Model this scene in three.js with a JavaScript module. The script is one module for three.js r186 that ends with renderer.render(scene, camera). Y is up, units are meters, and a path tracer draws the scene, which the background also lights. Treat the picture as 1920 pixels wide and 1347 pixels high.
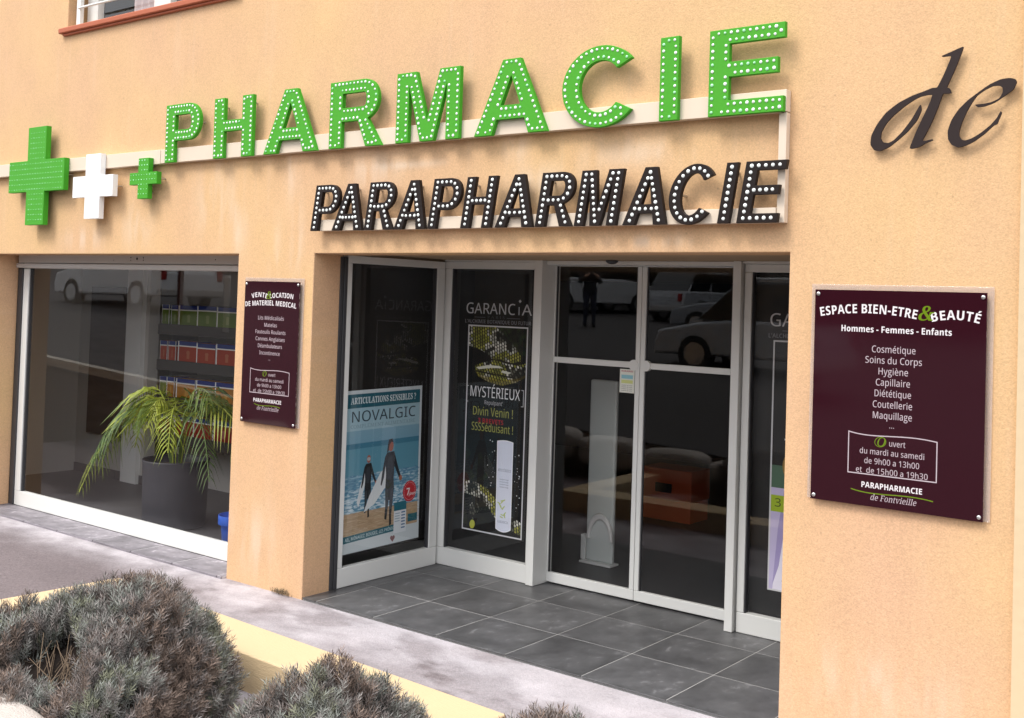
import * as THREE from 'three';
import { mergeGeometries } from 'three/addons/utils/BufferGeometryUtils.js';
import { MarchingCubes } from 'three/addons/objects/MarchingCubes.js';
import { RoundedBoxGeometry } from 'three/addons/geometries/RoundedBoxGeometry.js';

// ---------------------------------------------------------------- camera, sky, sun, exposure
const scene = new THREE.Scene();
const camera = new THREE.PerspectiveCamera(35.93, 1920 / 1347, 0.1, 400);
camera.position.set(6.38, 2.305, 5.749);
camera.up.set(-0.009, 0.999, 0.041);
camera.lookAt(6.38 - 0.61319, 2.305 + 0.02689, 5.749 - 0.78947);
camera.setViewOffset(1920, 1347, 0, 167, 1920, 1347);

const renderer = new THREE.WebGLRenderer({ antialias: true });
renderer.toneMapping = THREE.LinearToneMapping;
renderer.toneMappingExposure = 2.22;
renderer.shadowMap.enabled = true;

function hash(x, y, s = 0) { let h = Math.imul(x | 0, 374761393) + Math.imul(y | 0, 668265263) + Math.imul(s | 0, 1442695041); h = Math.imul(h ^ (h >>> 13), 1274126177); h ^= h >>> 16; return (h >>> 0) / 4294967296; }
function vnoise(x, y, s = 0) { const xi = Math.floor(x), yi = Math.floor(y), fx = x - xi, fy = y - yi, u = fx * fx * (3 - 2 * fx), v = fy * fy * (3 - 2 * fy); const a = hash(xi, yi, s), b = hash(xi + 1, yi, s), c = hash(xi, yi + 1, s), d = hash(xi + 1, yi + 1, s); return a + (b - a) * u + (c - a) * v + (a - b - c + d) * u * v; }
function fbm(x, y, o = 4, s = 0) { let a = 0.5, r = 0, n = 0; for (let i = 0; i < o; i++) { r += a * vnoise(x, y, s + i * 17); n += a; a *= 0.5; x *= 2.03; y *= 2.03; } return r / n; }
const sstep = (a, b, x) => { const t = Math.min(1, Math.max(0, (x - a) / (b - a))); return t * t * (3 - 2 * t); };
let seed = 12345; const rnd = () => { seed = (Math.imul(seed, 1664525) + 1013904223) >>> 0; return seed / 4294967296; };
const rr = (a, b) => a + (b - a) * rnd();

{ // overcast sky
  const W = 256, H = 128, d = new Float32Array(W * H * 4);
  for (let j = 0; j < H; j++) for (let i = 0; i < W; i++) {
    const el = (j + 0.5) / H * Math.PI - Math.PI / 2, az = i / W * Math.PI * 2, k = (j * W + i) * 4;
    const c = 0.9 + 0.2 * fbm(Math.cos(az) * 3 + 9, Math.sin(az) * 3 + el * 4 + 9, 4, 3);
    const L = el > 0 ? (0.72 + 0.5 * Math.sin(el)) * c : 0.3;
    d[k] = L * 0.98; d[k + 1] = L * 1.0; d[k + 2] = L * 1.04; d[k + 3] = 1;
  }
  const t = new THREE.DataTexture(d, W, H, THREE.RGBAFormat, THREE.FloatType);
  t.mapping = THREE.EquirectangularReflectionMapping; t.magFilter = t.minFilter = THREE.LinearFilter; t.needsUpdate = true;
  scene.background = t; scene.environment = t;
}
const sun = new THREE.DirectionalLight(new THREE.Color(1, 0.95, 0.87), 1.3);
sun.position.set(-6, 19, 12.5); sun.target.position.set(0, 0, 0); scene.add(sun, sun.target);
sun.castShadow = true; sun.shadow.radius = 38; sun.shadow.mapSize.set(2048, 2048);
Object.assign(sun.shadow.camera, { left: -25, right: 25, top: 25, bottom: -25, near: 1, far: 80 });

// ---------------------------------------------------------------- helpers
const names = {};
function numbered(n) { const k = names[n] = (names[n] ?? -1) + 1; return k ? n + '_' + String(k).padStart(3, '0') : n; }
function thing(name, label, category, pos = [0, 0, 0], group) { const o = new THREE.Group(); o.name = numbered(name); o.position.set(...pos); o.userData = { label, category }; if (group) o.userData.group = group; scene.add(o); return o; }
function mesh(name, geo, mat, parent) { const m = new THREE.Mesh(geo, mat); m.name = name; m.castShadow = m.receiveShadow = true; parent?.add(m); return m; }
function tagged(name, geo, mat, label, category, group) { const m = mesh(numbered(name), geo, mat, scene); m.userData = { label, category }; if (group) m.userData.group = group; return m; }
function structure(name, geo, mat) { const m = mesh(numbered(name), geo, mat, scene); m.userData = { kind: 'structure' }; return m; }
const lin = (r, g, b) => new THREE.Color().setRGB(r, g, b);
const std = (c, roughness = 0.7, o = {}) => new THREE.MeshStandardMaterial({ color: Array.isArray(c) ? lin(...c) : c, roughness, ...o });
const phys = (c, roughness, o = {}) => new THREE.MeshPhysicalMaterial({ color: Array.isArray(c) ? lin(...c) : c, roughness, ...o });
function box(x0, x1, y0, y1, z0, z1) { const g = new THREE.BoxGeometry(x1 - x0, y1 - y0, z1 - z0); g.translate((x0 + x1) / 2, (y0 + y1) / 2, (z0 + z1) / 2); return g; }
function rbox(x0, x1, y0, y1, z0, z1, r = 0.004, s = 1) { const g = new RoundedBoxGeometry(x1 - x0, y1 - y0, z1 - z0, s, r); g.translate((x0 + x1) / 2, (y0 + y1) / 2, (z0 + z1) / 2); return g; }
const clean = (g) => { const q = g.index ? g.toNonIndexed() : g; for (const k of Object.keys(q.attributes)) if (!['position', 'normal', 'uv'].includes(k)) q.deleteAttribute(k); return q; };
const merge = (a) => mergeGeometries(a.map(clean));
function cyl(a, b, r0, r1 = r0, n = 8) { const A = new THREE.Vector3(...a), B = new THREE.Vector3(...b), g = new THREE.CylinderGeometry(r1, r0, A.distanceTo(B), n); g.applyQuaternion(new THREE.Quaternion().setFromUnitVectors(new THREE.Vector3(0, 1, 0), B.clone().sub(A).normalize())); g.translate(...A.add(B).multiplyScalar(0.5).toArray()); return g; }
function dataTex(W, H, f, srgb = true) { const d = new Uint8Array(W * H * 4); for (let j = 0; j < H; j++) for (let i = 0; i < W; i++) { const c = f(i / W, j / H, i, j), k = (j * W + i) * 4; d[k] = Math.max(0, Math.min(255, c[0])); d[k + 1] = Math.max(0, Math.min(255, c[1])); d[k + 2] = Math.max(0, Math.min(255, c[2])); d[k + 3] = 255; } const t = new THREE.DataTexture(d, W, H); t.magFilter = THREE.LinearFilter; t.minFilter = THREE.LinearMipmapLinearFilter; t.generateMipmaps = true; t.wrapS = t.wrapT = THREE.RepeatWrapping; if (srgb) t.colorSpace = THREE.SRGBColorSpace; t.needsUpdate = true; return t; }
function canvasTex(W, H, draw) { const c = document.createElement('canvas'); c.width = W; c.height = H; const x = c.getContext('2d'); draw(x, W, H); const t = new THREE.CanvasTexture(c); t.colorSpace = THREE.SRGBColorSpace; t.magFilter = THREE.LinearFilter; t.anisotropy = 8; return t; }
const enc = (v) => 255 * (v <= 0.0031308 ? 12.92 * v : 1.055 * Math.pow(v, 1 / 2.4) - 0.055);

// ---------------------------------------------------------------- materials
const grainBump = dataTex(512, 512, (u, v, i, j) => { const n = 255 * (0.55 * hash(i, j, 5) + 0.45 * hash(i >> 1, j >> 1, 6)); return [n, n, n]; }, false);
const wallBump = grainBump.clone(); wallBump.repeat.set(1 / 1.5, 1 / 1.5);
// facade render: x -5..5.04 , y -0.1..7 , own sheet of grain, blotches and lime bloom
const WX0 = -5, WX1 = 5.04, WY0 = -0.1, WY1 = 7;
const bloom = [[-1.25, 3.05, 0.22, 0.3], [-0.95, 2.83, 0.12, 0.25], [-0.3, 3.2, 0.06, 0.2], [-2.35, 2.85, 0.2, 0.18], [0.95, 3.24, 0.35, 0.03], [1.9, 3.3, 0.1, 0.1], [2.1, 3.05, 0.3, 0.12], [2.9, 3.22, 0.4, 0.08], [3.0, 2.68, 0.3, 0.04], [0.6, 3.22, 0.25, 0.12], [-0.45, 2.52, 0.08, 0.3], [-0.2, 2.6, 0.07, 0.4], [-3.2, 2.75, 0.3, 0.1], [4.3, 0.35, 0.5, 0.18], [-0.6, 0.35, 0.25, 0.25]];
const wallMap = dataTex(2048, 1448, (u, v, i, j) => {
  const x = WX0 + u * (WX1 - WX0), y = WY0 + v * (WY1 - WY0);
  const n1 = fbm(x * 0.9, y * 0.9, 4, 1) - 0.5, n2 = fbm(x * 6, y * 4, 3, 2) - 0.5, g = hash(i, j, 3) - 0.5, g2 = hash(i >> 1, j >> 1, 4) - 0.5;
  let w = 0; for (const [bx, by, sx, sy] of bloom) { const q = ((x - bx) / sx) ** 2 + ((y - by) / sy) ** 2; if (q < 6) w += Math.exp(-q) * sstep(0.35, 0.75, fbm(x * 9, y * 2.2, 4, 8)); }
  const streak = sstep(0.62, 0.85, fbm(x * 14, y * 0.9, 3, 12)) * 0.25;
  w = Math.min(1, w * 0.7 + streak * 0.35);
  const k = 1 + 0.13 * n1 + 0.08 * n2 + 0.2 * g + 0.09 * g2;
  let c = [0.63 * k, (0.4 + 0.03 * n1) * k, (0.22 - 0.05 * n1) * k];
  const pit = hash(i >> 1, j >> 1, 9) > 0.9993 ? 0.8 : 1;
  c = c.map((a, q) => (a + ([0.72, 0.58, 0.45][q] - a) * w * 0.7) * pit);
  return c.map(enc);
});
wallMap.wrapS = wallMap.wrapT = THREE.RepeatWrapping; wallMap.repeat.set(1 / (WX1 - WX0), 1 / (WY1 - WY0)); wallMap.offset.set(-WX0 / (WX1 - WX0), -WY0 / (WY1 - WY0));
const M = {
  wall: std([1, 1, 1], 0.92, { map: wallMap, bumpMap: wallBump, bumpScale: 0.0011 }),
  paleWall: std([0.62, 0.475, 0.3], 0.92, { bumpMap: wallBump, bumpScale: 0.002 }),
  coping: std([0.6, 0.455, 0.275], 0.9, { bumpMap: wallBump, bumpScale: 0.002 }),
  white: std([0.72, 0.72, 0.7], 0.38),
  whiteGrey: std([0.5, 0.48, 0.46], 0.5),
  darkSeal: std([0.045, 0.045, 0.05], 0.5),
  rail: std([0.69, 0.575, 0.46], 0.6),
  green: phys([0.06, 0.33, 0.02], 0.55, { specularIntensity: 0.5 }),
  greenSide: phys([0.05, 0.33, 0.018], 0.6, { specularIntensity: 0.5 }),
  brown: phys([0.014, 0.0085, 0.0075], 0.5, { specularIntensity: 0.45 }),
  whiteAcrylic: phys([0.86, 0.87, 0.88], 0.3, { clearcoat: 0.3 }),
  led: phys([0.82, 0.86, 0.84], 0.25, { clearcoat: 0.5 }),
  ledMint: phys([0.35, 0.75, 0.42], 0.25, { clearcoat: 0.5 }),
  glass: new THREE.MeshPhysicalMaterial({ color: 0xffffff, transmission: 1, thickness: 0, roughness: 0.0, ior: 1.5, side: THREE.DoubleSide }),
  steel: std([0.6, 0.6, 0.6], 0.3, { metalness: 0.9 }),
  terracotta: std([0.42, 0.11, 0.05], 0.7),
  black: std([0.012, 0.012, 0.013], 0.6),
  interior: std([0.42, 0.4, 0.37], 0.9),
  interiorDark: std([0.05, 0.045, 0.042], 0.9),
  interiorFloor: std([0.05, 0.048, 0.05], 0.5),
  soffit: std([0.42, 0.3, 0.19], 0.9),
  soil: std([0.05, 0.035, 0.025], 1),
  rubber: std([0.015, 0.015, 0.015], 0.8),
  carGlass: phys([0.01, 0.012, 0.014], 0.05, { clearcoat: 1 }),
};
// ---------------------------------------------------------------- ground
const asphaltMap = dataTex(512, 512, (u, v, i, j) => { const g = 0.6 * hash(i, j, 21) + 0.4 * hash(i >> 1, j >> 1, 22); const k = 0.035 + 0.05 * g; return [k * 1.08, k, k * 1.02].map(enc); });
const aR = asphaltMap.clone(); aR.repeat.set(300, 300);
{ const g = new THREE.PlaneGeometry(320, 320); g.rotateX(-Math.PI / 2); g.translate(0, -0.3, 0); structure('ground', g, std([1, 1, 1], 0.95, { map: aR })); }
{ // forecourt: asphalt with cement wash along the shop front
  const X0 = -9, X1 = 7, Z0 = 0, Z1 = 3.2;
  const map = dataTex(2048, 410, (u, v, i, j) => {
    const x = X0 + u * (X1 - X0), z = Z0 + (1 - v) * (Z1 - Z0), g = hash(i, j, 31) - 0.5, g2 = hash(i >> 1, j >> 1, 32) - 0.5;
    const n = fbm(x * 1.6, z * 2.4, 5, 33), n2 = fbm(x * 5, z * 7, 4, 34), s = fbm(x * 3.2 + z * 3, z * 5 - x * 1.2, 4, 35);
    const strip = sstep(0.62, 0.05, z - 0.5 * (n - 0.5)) * 0.9, front = sstep(-1.5, -0.7, x + 0.9 * (n - 0.5) - z * 0.25);
    let m = Math.min(1, strip * (0.4 + 1.0 * n2) + front * (0.55 + 0.9 * (s - 0.4)));
    m = Math.max(0, m - front * 0.55 * sstep(0.5, 0.72, fbm(x * 2.1, z * 3.5, 4, 36)));
    const a = 0.145 * (1 + 0.35 * (n - 0.5) + 0.4 * g + 0.25 * g2), p = 0.43 * (1 + 0.4 * (n2 - 0.5) + 0.16 * g + 0.1 * g2);
    const warm = 0.03 * (n - 0.5);
    return [a * 1.1 + (p * (1.01 + warm) - a * 1.1) * m, a * 0.9 + (p * 0.93 - a * 0.9) * m, a * 0.94 + (p * (0.985 - warm) - a * 0.94) * m].map(enc);
  });
  map.wrapS = map.wrapT = THREE.ClampToEdgeWrapping;
  const g = new THREE.PlaneGeometry(X1 - X0, Z1 - Z0); g.rotateX(-Math.PI / 2); g.translate((X0 + X1) / 2, -0.018, (Z0 + Z1) / 2);
  const b = grainBump.clone(); b.repeat.set(10, 2);
  structure('forecourt', g, std([1, 1, 1], 0.93, { map, bumpMap: b, bumpScale: 0.003 }));
}
const edgeY = (x) => 0.47 - 0.06 * x;
const deckY = (x, z) => { const D = 0.75 - 0.045 * (x - 6) + 0.03 * (z - 5), k = sstep(3.2, 6.2, z); return edgeY(x) + (D - edgeY(x)) * k; };
{ // street above the planter, sloping
  const g = new THREE.PlaneGeometry(64, 40, 64, 60), p = g.attributes.position;
  for (let i = 0; i < p.count; i++) { const x = p.getX(i) - 20, z = 23.25 - p.getY(i); p.setXYZ(i, x, deckY(x, z), z); }
  g.computeVertexNormals(); const r = asphaltMap.clone(); r.repeat.set(50, 32);
  structure('street', g, std([1, 1, 1], 0.95, { map: r }));
  // skirt under its edge
  const w = new THREE.Shape(); w.moveTo(-52, -0.3); w.lineTo(12, -0.3); w.lineTo(12, edgeY(12) - 0.02); w.lineTo(-52, edgeY(-52) - 0.02);
  const e = new THREE.ExtrudeGeometry(w, { depth: 0.18, bevelEnabled: false }); e.translate(0, 0, 3.24);
  tagged('retaining_wall', e, std([0.17, 0.13, 0.1], 0.95), 'low brown retaining wall holding up the sloping street behind the bushes', 'wall');
  const k = new THREE.Shape(); k.moveTo(-52, edgeY(-52) - 0.06); k.lineTo(-4.9, edgeY(-4.9) - 0.06); k.lineTo(-4.9, edgeY(-4.9) + 0.06); k.lineTo(-52, edgeY(-52) + 0.06);
  const ke = new THREE.ExtrudeGeometry(k, { depth: 0.16, bevelEnabled: false }); ke.translate(0, 0, 3.07); tagged('street_kerb', ke, std([0.5, 0.46, 0.4], 0.9), 'pale sloping kerb of the street, mirrored as a light diagonal line in the display window', 'kerb');
}
{ // rough pale edging stones on the street side, one peeps into the corner of the picture
  const mat = std([0.44, 0.4, 0.37], 0.95, { bumpMap: wallBump, bumpScale: 0.006 });
  for (let k = 0; k < 7; k++) {
    const x = 1.42 - k * 0.95, g = new THREE.SphereGeometry(1, 28, 18), p = g.attributes.position;
    for (let i = 0; i < p.count; i++) { let a = p.getX(i), b = p.getY(i), c = p.getZ(i); const sq = (t) => Math.sign(t) * Math.pow(Math.abs(t), 0.55); a = sq(a); b = sq(b); c = sq(c); const n = 1 + 0.1 * (fbm(a * 2 + k * 7, b * 2 + c * 2, 4, 41) - 0.5); p.setXYZ(i, a * 0.48 * n, b * 0.2 * n, c * 0.27 * n); }
    g.computeVertexNormals(); g.rotateY(rr(-0.1, 0.1)); g.translate(x, edgeY(x) - 0.2, 3.2);
    tagged('edging_stone', g, mat, k ? 'pale rough edging stone along the street, beyond the left edge of the picture' : 'pale rough edging stone at the bottom left corner below the bush', 'stone', k ? 'edging stones along the street' : undefined);
  }
}
// ---------------------------------------------------------------- entrance floor and window sill tiles
const tileMaps = [0, 1, 2, 3].map((s) => dataTex(256, 256, (u, v, i, j) => { const n = fbm(u * 4, v * 4, 5, 50 + s), n2 = fbm(u * 14 + n * 3, v * 9, 4, 60 + s), g = hash(i, j, 70 + s) - 0.5; let k = 0.082 * (0.5 + 0.95 * n + 0.45 * (n2 - 0.5) + 0.14 * g + 0.06 * s); const w = sstep(0.6, 0.8, n2) * sstep(0.45, 0.7, n); k += w * 0.075; return [k * 0.99, k * 0.98, k * 1.02].map(enc); }));
const tileMats = tileMaps.map((map) => std([1, 1, 1], 0.42, { map, bumpMap: map, bumpScale: 0.0008 }));
{
  const floor = structure('entrance_floor', box(0.002, 3.846, -0.06, -0.0012, -1.9, -0.012), std([0.4, 0.39, 0.38], 0.9));
  const xs = [0.003, 0.15]; for (let x = 0.75; x < 3.8; x += 0.6) xs.push(x); xs.push(3.845);
  const zs = [0.003, -0.6, -1.2, -1.8];
  for (let i = 0; i + 1 < xs.length; i++) for (let j = 0; j < 3; j++) mesh('tile', rbox(xs[i] + 0.003, xs[i + 1] - 0.003, -0.006, rr(-0.0004, 0.0006), zs[j + 1] + 0.003, zs[j] - 0.003, 0.0015), tileMats[(i * 3 + j * 2) % 4], floor);
  const sill = structure('window_sill', box(-4.915, -0.915, -0.06, -0.002, -0.3, 0.03), std([0.55, 0.53, 0.55], 0.9));
  const sillMats = tileMaps.map((map) => std([2.6, 2.4, 2.55], 0.55, { map }));
  for (let k = 0, x = -4.915; x < -0.95; k++) { const x1 = Math.min(-0.912, x + (k ? 0.6 : 0.34)); mesh('sill_tile', rbox(x + 0.006, x1 - 0.006, -0.019, 0.0, -0.3, 0.045, 0.002), sillMats[k % 4], sill); x = x1; }
}
// ---------------------------------------------------------------- building
const B = thing('pharmacy_building', 'peach rendered shop building with glazed entrance and large display window', 'building');
{
  const s = new THREE.Shape();
  [[-14, -0.3], [-4.92, -0.3], [-4.92, 2.606], [-0.907, 2.606], [-0.907, -0.3], [0, -0.3], [0, 2.61], [3.848, 2.616], [3.848, -0.3], [5.036, -0.3], [5.036, 7], [-14, 7]].forEach(([x, y], i) => i ? s.lineTo(x, y) : s.moveTo(x, y));
  const h = new THREE.Path(); [[-3.64, 4.8], [-3.64, 6.3], [-1.1, 6.3], [-1.1, 4.8]].forEach(([x, y], i) => i ? h.lineTo(x, y) : h.moveTo(x, y)); s.holes.push(h);
  const g = new THREE.ExtrudeGeometry(s, { depth: 0.288, bevelEnabled: true, bevelThickness: 0.006, bevelSize: 0.006, bevelOffset: -0.006, bevelSegments: 2 }); g.translate(0, 0, -0.294);
  mesh('facade_wall', g, M.wall, B);
  mesh('side_wall', box(-14, -13.7, -0.3, 7, -9, -0.301), M.paleWall, B);
  mesh('side_wall', box(4.75, 5.03, -0.3, 7, -9, -0.301), M.interior, B);
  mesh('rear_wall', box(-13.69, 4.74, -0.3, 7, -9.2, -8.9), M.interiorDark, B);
  mesh('roof', box(-14.2, 5.02, 7.01, 7.2, -9.3, 0.0), M.terracotta, B);
  mesh('ceiling', box(-13.69, 4.74, 2.635, 2.75, -8.89, -0.302), M.soffit, B);
  mesh('shop_floor', box(-13.69, 4.74, -0.09, -0.004, -8.89, -1.75), M.interiorFloor, B);
  mesh('shop_floor', box(-6.6, -0.05, -0.09, -0.003, -1.749, -0.301), M.interiorFloor, B);
  // display alcove
  mesh('alcove_wall', box(-6.62, -6.46, -0.003, 2.63, -2.0, -0.301), M.interior, B);
  mesh('alcove_wall', box(-6.62, -4.99, -0.003, 2.63, -2.1, -1.96), M.interior, B);
  mesh('alcove_wall', box(-4.98, -0.9, -0.003, 2.63, -2.5, -2.36), M.interior, B);
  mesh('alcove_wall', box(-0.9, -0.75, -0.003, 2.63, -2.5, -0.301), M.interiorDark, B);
  mesh('pilaster', box(-5.37, -5.06, -0.002, 2.62, -1.959, -1.9), M.white, B);
  const sk = std([0.06, 0.055, 0.055], 0.5);
  for (let k = 0; k < 5; k++) mesh('skirting_tile', box(-6.45 + k * 0.3, -6.155 + k * 0.3, -0.002, 0.1, -1.958, -1.945), sk, B);
  // display window
  const win = mesh('shop_window', merge([rbox(-4.815, -1.0, 0.002, 0.15, -0.36, -0.302), rbox(-4.815, -4.712, 0.152, 2.47, -0.36, -0.302), rbox(-1.1, -1.0, 0.152, 2.47, -0.36, -0.302), rbox(-4.815, -1.0, 2.472, 2.62, -0.36, -0.302)]), M.white, B);
  const pane = new THREE.PlaneGeometry(3.62, 2.33); pane.translate(-2.905, 1.31, -0.33); mesh('pane', pane, M.glass, win);
  mesh('window_seal', rbox(-4.9, -4.818, 0.002, 2.6, -0.34, -0.29), M.darkSeal, B);
  mesh('window_gasket', box(-4.711, -4.69, 0.152, 2.47, -0.352, -0.315), M.darkSeal, B);
  const sh = mesh('roller_shutter', rbox(-4.86, -0.93, 2.527, 2.62, -0.292, -0.262, 0.004), M.whiteGrey, B);
  mesh('bottom_bar', rbox(-4.88, -0.92, 2.475, 2.521, -0.3, -0.25, 0.006), M.whiteGrey, sh);
  for (const [x, y, r] of [[-2.72, 2.575, 0.012], [-2.82, 2.585, 0.006], [-2.62, 2.585, 0.006], [-2.82, 2.56, 0.005], [-2.62, 2.56, 0.005], [-1.55, 2.57, 0.005], [-3.1, 2.56, 0.004]]) { const c = new THREE.CylinderGeometry(r, r, 0.004, 10); c.rotateX(Math.PI / 2); c.translate(x, y, -0.261); mesh('lock_hole', c, M.black, sh); }
}
// upper window
{
  mesh('window_ledge', rbox(-3.72, -1.0, 4.742, 4.795, -0.12, 0.055, 0.012, 3), M.terracotta, B);
  mesh('window_ledge', rbox(-3.68, -1.04, 4.722, 4.741, -0.05, 0.03, 0.004), M.terracotta, B);
  const fr = mesh('upper_window', merge([rbox(-3.52, -3.34, 4.8, 6.3, -0.2, -0.13), rbox(-2.42, -2.17, 4.8, 6.3, -0.2, -0.13), rbox(-3.52, -1.1, 4.796, 4.84, -0.2, -0.131)]), M.white, B);
  for (const [a, b] of [[-3.34, -2.42], [-2.17, -1.1]]) { const p = new THREE.PlaneGeometry(b - a, 1.5); p.translate((a + b) / 2, 5.56, -0.165); mesh('pane', p, M.glass, fr); }
  const cg = new THREE.PlaneGeometry(0.5, 1.6, 40, 1), cp = cg.attributes.position; for (let i = 0; i < cp.count; i++) cp.setZ(i, 0.02 * Math.sin(cp.getX(i) * 60)); cg.computeVertexNormals(); cg.translate(-2.7, 5.6, -0.26);
  mesh('curtain', cg, std([0.45, 0.36, 0.36], 0.95, { side: THREE.DoubleSide }), B);
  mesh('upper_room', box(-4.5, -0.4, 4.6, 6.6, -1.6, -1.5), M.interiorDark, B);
  const rail = mesh('window_railing', rbox(-3.555, -3.49, 4.797, 6.0, -0.075, -0.035), M.white, B); mesh('rail_post', rbox(-1.17, -1.105, 4.797, 6.0, -0.075, -0.035), M.white, rail);
  for (let k = 0; k < 5; k++) mesh('rail_bar', cyl([-3.5, 4.985 + k * 0.2, -0.028], [-1.12, 4.985 + k * 0.2, -0.028], 0.012), M.white, rail);
}
{ // adjoining paler wall at the right edge
  const g = box(5.037, 12, -0.3, 7, -6, 0.03); tagged('adjoining_building', g, M.paleWall, 'paler cream wall of the next building at the far right edge', 'building');
}
// ---------------------------------------------------------------- entrance glazing
function framePlane(name, x0, x1, y0, y1, bottom, top, left, right, z0, z1, parent) {
  const f = mesh(name, merge([rbox(x0, x1, y0, y0 + bottom, z0, z1, 0.005, 2), rbox(x0, x1, y1 - top, y1, z0, z1, 0.005, 2), rbox(x0, x0 + left, y0 + bottom + 0.001, y1 - top - 0.001, z0, z1, 0.005, 2), rbox(x1 - right, x1, y0 + bottom + 0.001, y1 - top - 0.001, z0, z1, 0.005, 2)]), M.white, parent);
  const p = new THREE.PlaneGeometry(x1 - x0 - left - right + 0.01, y1 - y0 - bottom - top + 0.01); p.translate((x0 + left + x1 - right) / 2, (y0 + bottom + y1 - top) / 2, (z0 + z1) / 2);
  mesh('pane', p, M.glass, f);
  const gk = 0.008; mesh('gasket', merge([box(x0 + left, x0 + left + gk, y0 + bottom, y1 - top, z0 + 0.01, z1 - 0.012), box(x1 - right - gk, x1 - right, y0 + bottom, y1 - top, z0 + 0.01, z1 - 0.012)]), M.darkSeal, f);
  return f;
}
{
  // return panel on the left, facing right: built along x then turned
  const ret = new THREE.Group(); ret.name = 'side_glazing'; B.add(ret); ret.position.set(0, 0, 0); ret.rotation.y = Math.PI / 2;
  // local x = -z
  framePlane('frame', 0.345, 1.505, 0.002, 2.615, 0.153, 0.06, 0.052, 0.093, -0.045, 0.012, ret);
  mesh('dark_jamb', merge([rbox(0.27, 0.305, 0.002, 2.6, 0.001, 0.012), rbox(0.309, 0.343, 0.002, 2.6, -0.01, 0.018)]), M.darkSeal, ret);
  framePlane('fixed_panel', -0.02, 0.984, 0.002, 2.619, 0.149, 0.06, 0.086, 0.027, -1.6, -1.53, B);
  mesh('post', rbox(0.986, 1.06, 0.002, 2.634, -1.76, -1.5, 0.004), M.white, B);
  mesh('post', rbox(2.764, 2.828, 0.002, 2.634, -1.76, -1.49, 0.004), M.white, B);
  framePlane('fixed_panel', 2.838, 3.846, 0.002, 2.615, 0.142, 0.058, 0.056, 0.056, -1.6, -1.53, B);
  mesh('header', rbox(1.062, 2.762, 2.602, 2.633, -1.74, -1.56, 0.003), M.white, B);
  mesh('header', rbox(0.0, 0.984, 2.621, 2.634, -1.62, -1.51, 0.002), M.white, B);
  mesh('header', rbox(2.83, 3.846, 2.617, 2.634, -1.62, -1.51, 0.002), M.white, B);
  // sliding doors
  for (const [x0, x1, l, r] of [[1.062, 1.894, 0.012, 0.04], [1.898, 2.715, 0.04, 0.045]]) {
    const d = framePlane('sliding_door', x0, x1, 0.014, 2.6, 0.078, 0.006, l, r, -1.72, -1.68, B);
    mesh('crossbar', rbox(x0 + l + 0.001, x1 - r - 0.001, 1.803, 1.85, -1.715, -1.682, 0.005), M.white, d);
    const disc = new THREE.CylinderGeometry(0.042, 0.042, 0.03, 24); disc.rotateX(Math.PI / 2); disc.translate(x0 < 1.5 ? x1 - r - 0.012 : x0 + l + 0.012, 1.826, -1.69); mesh('lock_disc', disc, M.white, d);
  }
  const s = new THREE.SphereGeometry(0.05, 16, 8, 0, Math.PI * 2, Math.PI / 2, Math.PI / 2); s.scale(1, 0.6, 1); s.translate(1.76, 2.632, -1.45); mesh('door_sensor', s, M.darkSeal, B);
}
// ---------------------------------------------------------------- letters
function P(pts) { return pts.map(([x, y]) => new THREE.Vector2(x, y)); }
function arcPts(cx, cy, rx, ry, a0, a1, n = 16) { const o = []; for (let i = 0; i <= n; i++) { const a = (a0 + (a1 - a0) * i / n) * Math.PI / 180; o.push([cx + rx * Math.cos(a), cy + ry * Math.sin(a)]); } return o; }
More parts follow.
